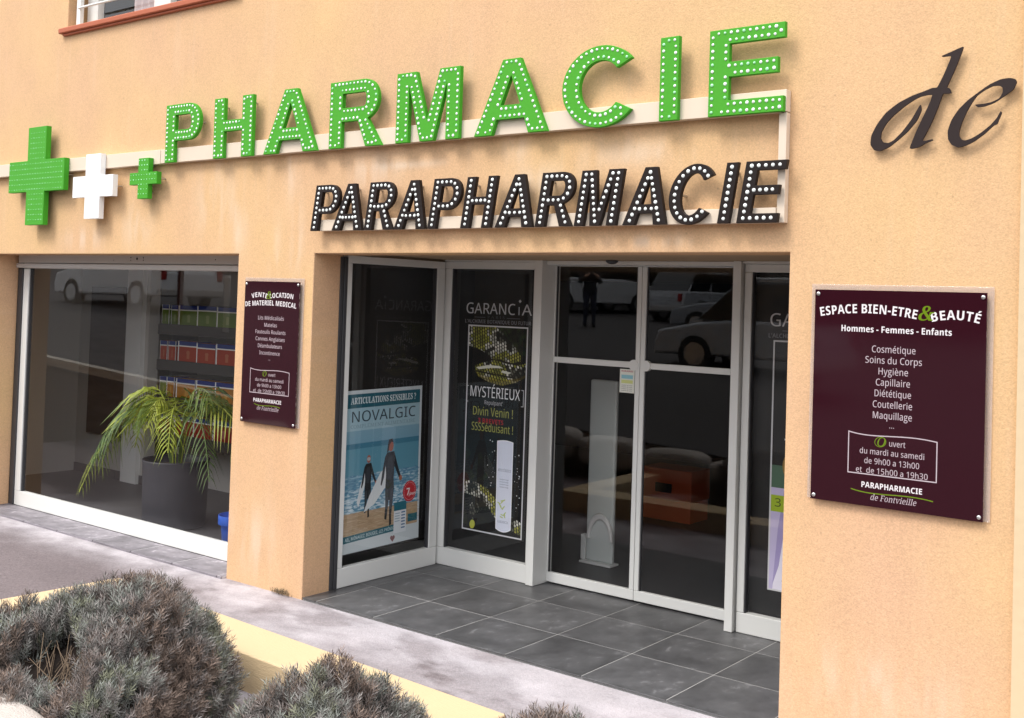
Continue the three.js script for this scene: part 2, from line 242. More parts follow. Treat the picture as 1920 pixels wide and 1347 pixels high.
// outline(s) and stroke centre lines of a grotesque capital of width w, height h, stem t
function glyph(ch, w, h, t) {
  const q = t * 0.68, c = t / 2, hq = q / 2; let out, holes = [], lines = [];
  if (ch === 'I') { out = [[0, 0], [0, h], [w, h], [w, 0]]; lines = [[[w / 2, hq], [w / 2, h - hq]]]; }
  if (ch === 'E') { const m = h * 0.53; out = [[0, 0], [0, h], [w, h], [w, h - q], [t, h - q], [t, m + hq], [w * 0.92, m + hq], [w * 0.92, m - hq], [t, m - hq], [t, q], [w, q], [w, 0]]; lines = [[[c, hq], [c, h - hq]], [[c, h - hq], [w - c, h - hq]], [[c, m], [w * 0.92 - c, m]], [[c, hq], [w - c, hq]]]; }
  if (ch === 'H') { const m = h * 0.53; out = [[0, 0], [0, h], [t, h], [t, m + hq], [w - t, m + hq], [w - t, h], [w, h], [w, 0], [w - t, 0], [w - t, m - hq], [t, m - hq], [t, 0]]; lines = [[[c, hq], [c, h - hq]], [[w - c, hq], [w - c, h - hq]], [[c, m], [w - c, m]]]; }
  if (ch === 'P') { const yb = h * 0.37, r = (h - yb) / 2, ri = r - q, cy = yb + r, rx = Math.min(r, w * 0.55), rxi = rx - t * 0.9; out = [[0, 0], [0, h], ...arcPts(w - rx, cy, rx, r, 90, -90), [t, yb], [t, 0]]; holes = [[[t, h - q], ...arcPts(w - rx, cy, rxi, ri, 90, -90), [t, yb + q]]]; lines = [[[c, hq], [c, h - hq]], [[c, h - hq], ...arcPts(w - rx, cy, (rx + rxi) / 2, (r + ri) / 2, 90, -90, 24), [c, yb + hq]]]; }
  if (ch === 'R') { const yb = h * 0.41, r = (h - yb) / 2, ri = r - q, cy = yb + r, bw = w * 0.93, rx = Math.min(r, bw * 0.5), rxi = rx - t * 0.9; out = [[0, 0], [0, h], ...arcPts(bw - rx, cy, rx, r, 90, -62), [bw - rx * 0.72, yb], [w, 0], [w - t * 1.2, 0], [bw - rx - t * 0.45, yb - h * 0.02], [t, yb - h * 0.02], [t, 0]]; holes = [[[t, h - q], ...arcPts(bw - rx, cy, rxi, ri, 90, -90), [t, yb + q]]]; lines = [[[c, hq], [c, h - hq]], [[c, h - hq], ...arcPts(bw - rx, cy, (rx + rxi) / 2, (r + ri) / 2, 90, -90, 24), [c, yb + hq]], [[bw - rx, yb + hq], [w - t * 0.62, hq]]]; }
  if (ch === 'A') { const a = t * 1.06, f = t * 1.12, m0 = h * 0.2, m1 = m0 + q, X = (y) => (w / 2 - a / 2) * y / h, I = (y) => f + (w / 2 - f) * y / (h * 0.86); out = [[0, 0], [w / 2 - a / 2, h], [w / 2 + a / 2, h], [w, 0], [w - f, 0], [w - I(m0), m0], [I(m0), m0], [f, 0]]; const top = h * 0.79; holes = [[[I(m1), m1], [w / 2, top], [w - I(m1), m1]]]; const L = (y) => (X(y) + I(y)) / 2; lines = [[[L(hq), hq], [w / 2, h - hq * 1.2]], [[w - L(hq), hq], [w / 2, h - hq * 1.2]], [[L(m0 + hq), m0 + hq], [w - L(m0 + hq), m0 + hq]]]; }
  if (ch === 'M') { const d = t * 0.92; out = [[0, 0], [0, h], [t * 1.42, h], [w / 2, h * 0.3], [w - t * 1.42, h], [w, h], [w, 0], [w - d, 0], [w - d, h * 0.8], [w / 2 + t * 0.48, 0], [w / 2 - t * 0.48, 0], [d, h * 0.8], [d, 0]]; lines = [[[d / 2, hq], [d / 2, h - hq]], [[w - d / 2, hq], [w - d / 2, h - hq]], [[t * 1.0, h - hq], [w / 2, hq]], [[w - t * 1.0, h - hq], [w / 2, hq]]]; }
  if (ch === 'C') { const e = 0.012 * h, rx = w * 0.52, ry = h / 2 + e, cy = h / 2, cx = rx; out = [...arcPts(cx, cy, rx, ry, 38, 322, 44), ...arcPts(cx, cy, rx - t, ry - q * 1.05, 322 - 3, 38 + 3, 44)]; lines = [arcPts(cx, cy, rx - c, ry - hq, 43, 317, 60)]; }
  return { out, holes, lines };
}
function toShape(o, holes, sh) { const f = ([x, y]) => new THREE.Vector2(x + sh * y, y), s = new THREE.Shape(o.map(f)); holes.forEach((h) => s.holes.push(new THREE.Path(h.map(f)))); return s; }
function segDist(p, a, b) { const dx = b.x - a.x, dy = b.y - a.y, t = Math.max(0, Math.min(1, ((p.x - a.x) * dx + (p.y - a.y) * dy) / (dx * dx + dy * dy || 1))); return Math.hypot(p.x - a.x - t * dx, p.y - a.y - t * dy); }
function insetDots(shape, d, s) { // dots in a row that follows every edge at distance d
  const { shape: o, holes } = shape.extractPoints(1), rings = [o, ...holes], segs = []; rings.forEach((r) => r.forEach((p, i) => segs.push([p, r[(i + 1) % r.length]])));
  const area = (r) => THREE.ShapeUtils.area(r), dots = [];
  rings.forEach((r, ri) => { const sg = (area(r) > 0 ? 1 : -1) * (ri ? -1 : 1); let run = s;
    let last = null;
    r.forEach((a, i) => { const b = r[(i + 1) % r.length], L = a.distanceTo(b), n = Math.max(1, Math.ceil(L / 0.003)), nx = -(b.y - a.y) / L * sg, ny = (b.x - a.x) / L * sg;
      for (let k = 0; k < n; k++) { const p = new THREE.Vector2(a.x + (b.x - a.x) * k / n + nx * d, a.y + (b.y - a.y) * k / n + ny * d);
        if (segs.some(([u, v]) => segDist(p, u, v) < d * 0.985)) continue;
        if (last && p.distanceTo(last) < s * 0.97) continue;
        if (dots.some((q) => q.distanceTo(p) < s * 0.72)) continue;
        dots.push(p); last = p; } }); });
  return dots;
}
function lineDots(lines, s, sh) { const dots = []; for (const l of lines) { const c = new THREE.CurvePath(); for (let i = 0; i + 1 < l.length; i++) c.add(new THREE.LineCurve(new THREE.Vector2(...l[i]), new THREE.Vector2(...l[i + 1]))); const n = Math.max(2, Math.round(c.getLength() / s)); for (const p of c.getSpacedPoints(n)) { const q = new THREE.Vector2(p.x + sh * p.y, p.y); if (!dots.some((o) => o.distanceTo(q) < s * 0.62)) dots.push(q); } } return dots; }
function ledGeo(r, n = 10) { const g = new THREE.SphereGeometry(r, n, 3, 0, Math.PI * 2, 0, Math.PI / 2); g.rotateX(Math.PI / 2); g.scale(1, 1, 0.55); return g; }
const bolt = (x, y, z0, z1) => { const g = new THREE.CylinderGeometry(0.008, 0.008, z1 - z0, 8); g.rotateX(Math.PI / 2); g.translate(x, y, (z0 + z1) / 2); return g; };

const ledBig = ledGeo(0.0105), ledSmall = ledGeo(0.0122);
{
  const S = thing('illuminated_sign', 'large green capital letters with white bulbs spelling PHARMACIE on a cream rail', 'shop sign', [-1.95, 3.388, 0]);
  const ox = 1.95, oy = -3.388;
  mesh('mounting_rail', rbox(-1.945 + ox, 3.832 + ox, 3.39 + oy, 3.511 + oy, 0.002, 0.06, 0.003), M.rail, S);
  const L = [['P', -1.834, 0.475, 0.13], ['H', -1.17, 0.492, 0.132], ['A', -0.534, 0.612, 0.135], ['R', 0.216, 0.543, 0.132], ['M', 0.903, 0.59, 0.13], ['A', 1.629, 0.602, 0.134], ['C', 2.342, 0.548, 0.13], ['I', 3.048, 0.124, 0.124], ['E', 3.371, 0.458, 0.126]];
  for (const [ch, x, w, t] of L) {
    const h = 0.494, g = glyph(ch, w, h, t), s = toShape(g.out, g.holes, 0), e = new THREE.ExtrudeGeometry(s, { depth: 0.03, bevelEnabled: true, bevelThickness: 0.002, bevelSize: 0.002, bevelOffset: -0.002, bevelSegments: 1, curveSegments: 12 });
    const m = mesh('letter', e, [M.green, M.greenSide], S); m.position.set(x + ox, 3.386 + oy, 0.064);
    for (const p of insetDots(s, 0.0215, 0.0395)) { const l = mesh('bulb', ledBig, rnd() < 0.12 ? M.ledMint : M.led, m); l.position.set(p.x, p.y, 0.0322); const k = rr(0.72, 1.08); l.scale.set(k, k, 1); }
    const bx = ch === 'P' ? [[0.06, 0.44], [w - 0.05, 0.33]] : ch === 'H' ? [[t / 2, 0.43], [w - t / 2, 0.44]] : ch === 'C' ? [[0.07, 0.25], [w * 0.6, 0.46]] : ch === 'I' ? [[w / 2, 0.42]] : ch === 'A' ? [[w / 2, 0.455]] : [[t / 2, 0.43]];
    for (const [a, b] of bx) mesh('standoff_bolt', bolt(a, b, -0.064, 0.001), M.steel, m);
  }
}
{
  const S = thing('illuminated_sign', 'dark brown slanted capital letters with white bulbs spelling PARAPHARMACIE above the entrance', 'shop sign', [0.04, 2.776, 0]);
  const ox = -0.04, oy = -2.776;
  mesh('mounting_rail', rbox(0.088 + ox, 3.784 + ox, 2.777 + oy, 2.86 + oy, 0.002, 0.06, 0.003), M.rail, S);
  mesh('upright_rail', rbox(3.786 + ox, 3.832 + ox, 2.777 + oy, 3.386 + oy, 0.002, 0.05, 0.003), M.rail, S);
  const L = [['P', 0.044, 0.27], ['A', 0.273, 0.314], ['R', 0.615, 0.282], ['A', 0.907, 0.298], ['P', 1.233, 0.262], ['H', 1.531, 0.257], ['A', 1.824, 0.306], ['R', 2.156, 0.282], ['M', 2.459, 0.306], ['A', 2.809, 0.298], ['C', 3.104, 0.292], ['I', 3.445, 0.072], ['E', 3.564, 0.243]];
  for (const [ch, x, w] of L) {
    const h = 0.343, t = 0.076, sh = 0.16, g = glyph(ch, w, h, t), s = toShape(g.out, g.holes, ch === 'A' ? 0.13 : sh), e = new THREE.ExtrudeGeometry(s, { depth: 0.028, bevelEnabled: true, bevelThickness: 0.002, bevelSize: 0.002, bevelOffset: -0.002, bevelSegments: 1 });
    const m = mesh('letter', e, M.brown, S); m.position.set(x + ox + (ch === 'A' ? 0.004 : 0), 2.775 + oy, 0.064);
    for (const p of lineDots(g.lines, 0.0385, ch === 'A' ? 0.13 : sh)) { const l = mesh('bulb', ledSmall, M.led, m); l.position.set(p.x, p.y, 0.0302); const k = rr(0.85, 1.02); l.scale.set(k, k, 1); }
    mesh('standoff_bolt', merge([ch === 'A' ? bolt(w / 2 + 0.04, h - 0.035, -0.064, 0.001) : ch === 'C' ? bolt(0.09, h / 2, -0.064, 0.001) : bolt(t / 2 + sh * (h - 0.05), h - 0.05, -0.064, 0.001)]), M.steel, m);
  }
}
{ // rail and three crosses
  tagged('mounting_rail', rbox(-7, -1.952, 3.388, 3.512, 0.002, 0.06, 0.003), M.rail, 'cream rail on the wall behind the three crosses', 'rail');
  const cross = (cx, cy, hw, hh, ax, ay) => new THREE.Shape(P([[-ax, -hh], [ax, -hh], [ax, -ay], [hw, -ay], [hw, ay], [ax, ay], [ax, hh], [-ax, hh], [-ax, ay], [-hw, ay], [-hw, -ay], [-ax, -ay]]));
  const put = (cx, cy, hw, hh, ax, ay, mat, nled, z1, label) => {
    const o = thing('pharmacy_cross', label, 'cross sign', [cx, cy, 0], 'crosses left of the big green letters');
    const s = cross(cx, cy, hw, hh, ax, ay), e = new THREE.ExtrudeGeometry(s, { depth: z1 - 0.066, bevelEnabled: true, bevelThickness: 0.002, bevelSize: 0.002, bevelOffset: -0.002, bevelSegments: 1 }); e.translate(0, 0, 0.064);
    mesh('cross_body', e, mat, o);
    if (nled) { const gs = []; const st = nled, inside = (x, y) => (Math.abs(x) < ax - 0.012 && Math.abs(y) < hh - 0.012) || (Math.abs(x) < hw - 0.012 && Math.abs(y) < ay - 0.012); const g0 = ledGeo(0.0068, 6); for (let y = -hh; y <= hh; y += st) for (let x = -hw + 0.02; x <= hw; x += st * 0.95) if (inside(x, y)) { const k = rr(0.35, 1.15); gs.push(g0.clone().scale(k, k, 1).translate(x + rr(-0.002, 0.002), y, z1 + 0.0002)); }; const l = mesh('bulbs', merge(gs), M.ledMint, o); l.userData.kind = 'stuff'; }
    for (const b of [bolt(hw - 0.03, 0, 0, 0.065), bolt(0, hh - 0.06, 0, 0.065), bolt(0, -hh + 0.06, 0, 0.065)]) mesh('standoff_bolt', b, M.steel, o);
  };
  put(-3.905, 3.362, 0.507, 0.479, 0.165, 0.153, [M.green, M.greenSide], 0.05, 0.115, 'largest green cross with rows of small bulbs, at the left');
  put(-2.905, 3.222, 0.328, 0.298, 0.121, 0.098, M.whiteAcrylic, 0, 0.115, 'plain white cross between the two green crosses');
  put(-2.12, 3.263, 0.203, 0.178, 0.076, 0.053, [M.green, M.greenSide], 0.042, 0.11, 'smallest green cross, next to the first big green letter');
}
{ // script letters on the right wall
  const dP = [[4.756,3.643],[4.737,3.585],[4.708,3.512],[4.680,3.448],[4.693,3.440],[4.702,3.417],[4.685,3.414],[4.661,3.414],[4.638,3.348],[4.603,3.262],[4.566,3.188],[4.578,3.182],[4.613,3.188],[4.615,3.182],[4.583,3.171],[4.547,3.152],[4.501,3.148],[4.535,3.239],[4.570,3.316],[4.599,3.381],[4.608,3.414],[4.586,3.416],[4.550,3.411],[4.514,3.395],[4.468,3.366],[4.413,3.323],[4.376,3.283],[4.353,3.242],[4.349,3.209],[4.363,3.188],[4.392,3.183],[4.420,3.197],[4.461,3.237],[4.507,3.297],[4.533,3.342],[4.550,3.369],[4.555,3.340],[4.534,3.291],[4.489,3.237],[4.444,3.198],[4.397,3.163],[4.350,3.144],[4.317,3.149],[4.297,3.179],[4.300,3.226],[4.328,3.282],[4.374,3.341],[4.439,3.388],[4.508,3.419],[4.568,3.437],[4.608,3.450],[4.633,3.452],[4.665,3.516],[4.687,3.570],[4.697,3.603],[4.657,3.604],[4.652,3.609],[4.690,3.622],[4.725,3.635]];
  const eP = [[4.818,3.347],[4.831,3.334],[4.866,3.336],[4.912,3.352],[4.962,3.384],[4.995,3.408],[5.009,3.442],[5.002,3.457],[4.977,3.465],[4.935,3.462],[4.885,3.442],[4.834,3.409],[4.783,3.372],[4.740,3.330],[4.706,3.278],[4.689,3.224],[4.692,3.182],[4.709,3.154],[4.740,3.139],[4.775,3.145],[4.818,3.165],[4.864,3.198],[4.906,3.236],[4.923,3.244],[4.933,3.270],[4.943,3.296],[4.938,3.305],[4.922,3.275],[4.893,3.241],[4.847,3.204],[4.804,3.180],[4.774,3.172],[4.756,3.178],[4.745,3.197],[4.745,3.225],[4.757,3.265],[4.780,3.318],[4.803,3.359],[4.826,3.391],[4.860,3.415],[4.898,3.432],[4.928,3.432],[4.945,3.419],[4.945,3.394],[4.929,3.369],[4.895,3.354],[4.857,3.348]];
  const mat = phys([0.022, 0.0125, 0.012], 0.6, { specularIntensity: 0.5 });
  for (const [pts, cx, cy, label] of [[dP, 4.5, 3.15, 'dark brown cut-out script letter d on the right-hand wall'], [eP, 4.8, 3.14, 'dark brown cut-out script letter e nearest the right edge']]) {
    const o = thing('script_letter', label, 'letter', [cx, cy, 0]);
    // round the traced corners a little with a centripetal spline
    const v = pts.map(([x, y]) => new THREE.Vector3(x - cx, y - cy, 0)), c = new THREE.CatmullRomCurve3(v, true, 'catmullrom', 0.25), q = c.getPoints(v.length * 4).map((p) => new THREE.Vector2(p.x, p.y)); q.pop();
    const e = new THREE.ExtrudeGeometry(new THREE.Shape(q), { depth: 0.012, bevelEnabled: false }); e.translate(0, 0, 0.024); mesh('cut_out', e, mat, o);
    for (const b of cx < 4.7 ? [bolt(4.62 - cx, 3.35 - cy, 0, 0.025), bolt(4.325 - cx, 3.19 - cy, 0, 0.025)] : [bolt(4.72 - cx, 3.2 - cy, 0, 0.025), bolt(4.97 - cx, 3.43 - cy, 0, 0.025)]) mesh('spacer', b, M.steel, o);
  }
}
// ---------------------------------------------------------------- plaques
function arcText(x, txt, cx, y, width, rise, size, weight = 'bold') { x.font = `${weight} ${size}px sans-serif`; const full = x.measureText(txt).width, k = width / full; let pos = -width / 2; for (const ch of txt) { const w = x.measureText(ch).width * k, m = (pos + w / 2) / (width / 2), yy = y + rise * m * m; x.save(); x.translate(cx + pos + w / 2, yy); x.rotate(Math.atan(2 * rise * m / (width / 2))); x.scale(k, 1); x.textAlign = 'center'; x.fillText(ch, 0, 0); x.restore(); pos += w; } }
function fit(x, txt, cx, y, w, font) { x.font = font; const k = w / x.measureText(txt).width; x.save(); x.translate(cx, y); x.scale(k, 1); x.textAlign = 'center'; x.fillText(txt, 0, 0); x.restore(); }
function plaqueArt(big) {
  return (x, W, H) => {
    x.fillStyle = '#2e0f18'; x.fillRect(0, 0, W, H); x.textBaseline = 'alphabetic';
    const white = '#dcd8da', soft = '#b9adb3', lime = '#647f1c';
    x.fillStyle = white;
    if (big) {
      x.font = 'bold 68px sans-serif';
      arcText(x, 'ESPACE BIEN-ETRE', W * 0.325, 130, W * 0.585, 26, 72); arcText(x, 'BEAUTÉ', W * 0.83, 150, W * 0.27, 18, 72);
      x.fillStyle = lime; x.font = 'italic bold 112px serif'; x.textAlign = 'center'; x.fillText('&', W * 0.66, 160);
      x.fillStyle = white; fit(x, 'Hommes - Femmes - Enfants', W * 0.49, 238, W * 0.65, 'bold 50px sans-serif');
      x.fillStyle = soft; const l = ['Cosmétique', 'Soins du Corps', 'Hygiène', 'Capillaire', 'Diététique', 'Coutellerie', 'Maquillage'], ws = [0.26, 0.335, 0.18, 0.205, 0.22, 0.235, 0.235];
      l.forEach((t, i) => fit(x, t, W * 0.485, 350 + i * 62, W * ws[i], '52px sans-serif')); x.font = '40px sans-serif'; x.textAlign = 'center'; x.fillText('...', W * 0.485, 772);
    } else {
      arcText(x, 'VENTE', W * 0.28, 135, W * 0.29, 16, 58); arcText(x, 'LOCATION', W * 0.68, 135, W * 0.43, 10, 58); arcText(x, 'DE MATERIEL MEDICAL', W * 0.48, 205, W * 0.94, 18, 60);
      x.fillStyle = lime; x.font = 'italic bold 92px serif'; x.textAlign = 'center'; x.fillText('&', W * 0.445, 150);
      x.fillStyle = soft; ['Lits Médicalisés', 'Matelas', 'Fauteuils Roulants', 'Cannes Anglaises', 'Déambulateurs', 'Incontinence'].forEach((t, i) => fit(x, t, W * 0.5, 330 + i * 60, W * [0.48, 0.24, 0.56, 0.54, 0.45, 0.38][i], '46px sans-serif')); x.font = '34px sans-serif'; x.textAlign = 'center'; x.fillText('...', W * 0.5, 675);
    }
    const bx0 = big ? W * 0.23 : W * 0.16, bx1 = big ? W * 0.745 : W * 0.87, by0 = big ? 815 : 760, by1 = big ? 1042 : 962, cx = (bx0 + bx1) / 2;
    x.strokeStyle = soft; x.lineWidth = 6; x.beginPath(); x.moveTo(bx0, by0 - 6); x.bezierCurveTo(bx0 + (bx1 - bx0) * 0.3, by0 + 28, bx0 + (bx1 - bx0) * 0.6, by0 - 22, bx1, by0 + 8); x.lineTo(bx1, by1); x.lineTo(bx0, by1); x.closePath(); x.stroke();
    x.fillStyle = soft; const f = big ? '46px sans-serif' : '40px sans-serif', st = big ? 54 : 48, b0 = by0 + (big ? 58 : 52), ww = bx1 - bx0;
    x.fillStyle = lime; x.font = 'italic ' + (big ? 70 : 58) + 'px serif'; x.textAlign = 'center'; x.fillText('O', cx - ww * 0.13, b0 + 4); x.strokeStyle = lime; x.lineWidth = 4; x.beginPath(); x.ellipse(cx - ww * 0.13, b0 - 20, big ? 32 : 26, big ? 27 : 22, -0.4, 0, 6.28); x.stroke();
    x.fillStyle = soft; fit(x, 'uvert', cx + ww * 0.06, b0, ww * 0.19, f); fit(x, 'du mardi au samedi', cx, b0 + st, ww * 0.74, f); fit(x, 'de 9h00 a 13h00', cx, b0 + st * 2, ww * 0.63, f); fit(x, 'et  de 15h00 a 19h30', cx, b0 + st * 3, ww * 0.82, f);
    const py = big ? 1118 : 1040; x.fillStyle = white; fit(x, 'PARAPHARMACIE', W * 0.49, py, W * (big ? 0.36 : 0.52), 'bold 44px sans-serif');
    x.strokeStyle = lime; x.lineWidth = 6; x.beginPath(); x.moveTo(W * 0.25, py + 16); x.bezierCurveTo(W * 0.4, py + 50, W * 0.55, py + 2, W * 0.73, py + 30); x.stroke();
    x.fillStyle = soft; fit(x, 'de Fontvieille', W * 0.5, py + 66, W * (big ? 0.27 : 0.4), 'italic 46px serif');
  };
}
function plaque(x0, x1, y0, y1, tex, label) {
  const w = x1 - x0, h = y1 - y0, o = thing('wall_plaque', label, 'plaque', [(x0 + x1) / 2, y0, 0]);
  mesh('panel', box(-w / 2, w / 2, 0, h, 0.024, 0.03), phys([1, 1, 1], 0.06, { map: tex, specularIntensity: 0.7 }), o);
  mesh('backing_plate', rbox(-w / 2 - 0.028, w / 2 + 0.028, -0.0, h + 0.03, 0.004, 0.01, 0.002), phys([0.95, 0.93, 0.92], 0.1, { transmission: 0.85, thickness: 0, clearcoat: 0.6 }), o);
  for (const a of [-1, 1]) for (const b of [0, 1]) { const g = new THREE.SphereGeometry(0.011, 14, 8, 0, 6.2832, 0, Math.PI / 2); g.rotateX(Math.PI / 2); g.scale(1, 1, 0.7); const p = bolt(0, 0, -0.03, 0.001); const s = mesh('screw', merge([g, p]), M.steel, o); s.position.set(a * (w / 2 - 0.018), b ? h - 0.022 : 0.022, 0.0305); }
}
plaque(4.013, 4.893, 1.294, 2.414, canvasTex(960, 1222, plaqueArt(true)), 'large burgundy plaque with white lettering on the right-hand wall');
plaque(-0.77, -0.118, 1.266, 2.387, canvasTex(712, 1224, plaqueArt(false)), 'narrow burgundy plaque on the pillar between window and entrance');

// ---------------------------------------------------------------- posters
function scales(x, path, W, n, s, cols) { x.save(); x.clip(path); for (let i = 0; i < n; i++) { } x.restore(); }
function garancia(kind) {
  return (x, W, H) => { // sheet 0.892 x 2.41 m
    const pm = W / 0.892; x.fillStyle = '#08080a'; x.fillRect(0, 0, W, H); const Y = (y) => (2.56 - y) * pm, X = (u) => (u - 0.065) * pm;
    x.fillStyle = '#c9c9cc'; x.textBaseline = 'alphabetic';
    fit(x, 'GARANC', X(0.45), Y(2.17), 0.54 * pm, `${0.128 * pm}px sans-serif`); fit(x, 'ı', X(0.757), Y(2.17), 0.026 * pm, `${0.128 * pm}px sans-serif`); fit(x, 'A', X(0.838), Y(2.17), 0.105 * pm, `${0.128 * pm}px sans-serif`);
    x.save(); x.translate(X(0.765), Y(2.285)); x.rotate(0.785); x.fillRect(-0.011 * pm, -0.011 * pm, 0.022 * pm, 0.022 * pm); x.restore();
    x.fillStyle = '#66666a'; x.fillRect(X(0.28), Y(2.142), 0.12 * pm, 0.006 * pm); x.fillRect(X(0.63), Y(2.142), 0.14 * pm, 0.006 * pm); fit(x, 'P A R I S', X(0.515), Y(2.132), 0.19 * pm, `${0.03 * pm}px serif`);
    x.fillStyle = '#9a9a9e'; fit(x, "L'ALCHIMIE BOTANIQUE DU FUTUR", X(0.53), Y(2.088), 0.71 * pm, `${0.042 * pm}px sans-serif`);
    const px0 = X(0.222), py0 = Y(2.066), pw = 0.63 * pm, ph = 1.737 * pm;
    x.fillStyle = '#050506'; x.fillRect(px0 - 0.04 * pm, py0 - 0.01 * pm, pw + 0.08 * pm, ph + 0.06 * pm);
    x.fillStyle = '#08090a'; x.fillRect(px0, py0, pw, ph);
    x.save(); x.beginPath(); x.rect(px0, py0, pw, ph); x.clip();
    const U = (u) => px0 + u * pw, V = (v) => py0 + v * ph;
    const poly = (pts) => { x.beginPath(); pts.forEach(([a, b], i) => i ? x.lineTo(U(a), V(b)) : x.moveTo(U(a), V(b))); x.closePath(); };
    let sd = kind * 77 + 5; const r = () => { sd = (Math.imul(sd, 1103515245) + 12345) >>> 0; return sd / 4294967296; };
    const cells = (pts, ang, yellow) => { x.save(); poly(pts); x.fillStyle = '#12120f'; x.fill(); x.clip(); const s = 0.044 * pw; for (let i = -50; i < 50; i++) for (let j = -50; j < 50; j++) { const a = i * s * 1.15 + (j % 2) * s * 0.57, b = j * s * 0.8, cx = px0 + pw * 0.5 + a * Math.cos(ang) - b * Math.sin(ang), cy = V(pts[0][1]) + a * Math.sin(ang) + b * Math.cos(ang); const n = fbm(cx / pw * 5, cy / pw * 5, 3, 90 + kind); x.fillStyle = n > yellow ? ['#8f9136', '#a9a64a', '#6f7130'][(r() * 3) | 0] : n > yellow - 0.12 ? ['#c3c3b8', '#9fa095', '#dcdbd0'][(r() * 3) | 0] : ['#23241f', '#15160f', '#5d5e52'][(r() * 3) | 0]; x.beginPath(); x.ellipse(cx, cy, s * 0.47, s * 0.34, ang + 0.7, 0, 6.28); x.fill(); } x.restore(); };
    if (kind === 0) {
      for (let i = 0; i < 90; i++) { x.fillStyle = `rgba(${30 + r() * 40},${45 + r() * 40},${15 + r() * 20},0.25)`; x.beginPath(); x.ellipse(U(0.55 + r() * 0.5), V(r() * 0.14), pw * 0.08 * r(), pw * 0.03, r() * 3, 0, 6.28); x.fill(); }
      cells([[0, 0], [0.46, 0], [0.62, 0.035], [0.78, 0.085], [0.9, 0.135], [0.9, 0.162], [0.76, 0.172], [0.55, 0.158], [0.42, 0.16], [0.36, 0.14], [0.2, 0.115], [0, 0.1]], 0.55, 0.52);
      // head
      cells([[0.14, 0.195], [0.3, 0.175], [0.48, 0.163], [0.68, 0.178], [0.85, 0.18], [1, 0.168], [1, 0.235], [0.84, 0.262], [0.6, 0.285], [0.4, 0.275], [0.2, 0.25], [0.13, 0.222]], 0.15, 0.56);
      poly([[0.13, 0.222], [0.3, 0.245], [0.6, 0.26], [0.9, 0.24], [1, 0.22], [1, 0.235], [0.84, 0.262], [0.6, 0.285], [0.4, 0.275], [0.2, 0.25]]); x.fillStyle = 'rgba(130,108,20,0.4)'; x.fill();
      poly([[0.15, 0.205], [0.35, 0.19], [0.55, 0.19], [0.62, 0.2], [0.4, 0.203], [0.2, 0.214]]); x.fillStyle = '#d8d8cc'; x.fill(); poly([[0.6, 0.21], [0.76, 0.218], [0.7, 0.228], [0.58, 0.22]]); x.fill();
      x.strokeStyle = '#14140f'; x.lineWidth = pw * 0.02; x.beginPath(); x.moveTo(U(0.14), V(0.222)); x.quadraticCurveTo(U(0.5), V(0.235), U(0.8), V(0.242)); x.stroke();
      x.fillStyle = '#e8e8ea'; fit(x, 'MYSTÉRIEUX', U(0.48), V(0.348), pw * 0.86, `${pw * 0.2}px sans-serif`);
      x.strokeStyle = '#b9b9bd'; x.lineWidth = pw * 0.012; for (const [a, b] of [[0.0, 0.03], [0.96, 0.93]]) { x.beginPath(); x.moveTo(U(b), V(0.298)); x.lineTo(U(a) + 3, V(0.298)); x.lineTo(U(a) + 3, V(0.375)); x.lineTo(U(b), V(0.375)); x.stroke(); }
      x.fillStyle = '#c0c0c4'; fit(x, "Repulpant'", U(0.47), V(0.382), pw * 0.32, `${pw * 0.075}px sans-serif`);
      x.fillStyle = '#a9ab4e'; fit(x, 'Divin Venin !', U(0.46), V(0.437), pw * 0.7, `${pw * 0.16}px sans-serif`);
      x.fillStyle = '#b01420'; fit(x, '3 BREVETS', U(0.43), V(0.473), pw * 0.44, `bold ${pw * 0.085}px sans-serif`);
      x.fillStyle = '#a9ab4e'; fit(x, 'SSSSéduisant !', U(0.46), V(0.512), pw * 0.72, `${pw * 0.15}px sans-serif`);
      for (let i = 0; i < 70; i++) { x.fillStyle = `rgba(60,75,25,${0.1 + r() * 0.2})`; x.beginPath(); x.ellipse(U(r() * 0.5), V(0.62 + r() * 0.36), pw * 0.1 * r(), pw * 0.05 * r(), r() * 3, 0, 6.28); x.fill(); }
      cells([[0, 0.762], [0.2, 0.765], [0.4, 0.785], [0.55, 0.83], [0.75, 0.89], [1, 0.925], [1, 0.985], [0.8, 0.965], [0.55, 0.92], [0.42, 0.87], [0.3, 0.84], [0, 0.825]], 0.5, 0.55);
      cells([[0.12, 0.88], [0.2, 0.85], [0.28, 0.86], [0.28, 0.9], [0.18, 0.95], [0.12, 0.93]], 0.1, 0.8); x.fillStyle = '#b9bd42'; x.beginPath(); x.ellipse(U(0.17), V(0.972), pw * 0.045, pw * 0.06, 0.2, 0, 6.28); x.fill();
      x.fillStyle = '#dfe3f2'; x.beginPath(); x.moveTo(U(0.56), V(0.552)); x.quadraticCurveTo(U(0.7), V(0.54), U(0.82), V(0.552)); x.lineTo(U(0.82), V(0.966)); x.quadraticCurveTo(U(0.7), V(0.995), U(0.575), V(0.97)); x.closePath(); x.fill();
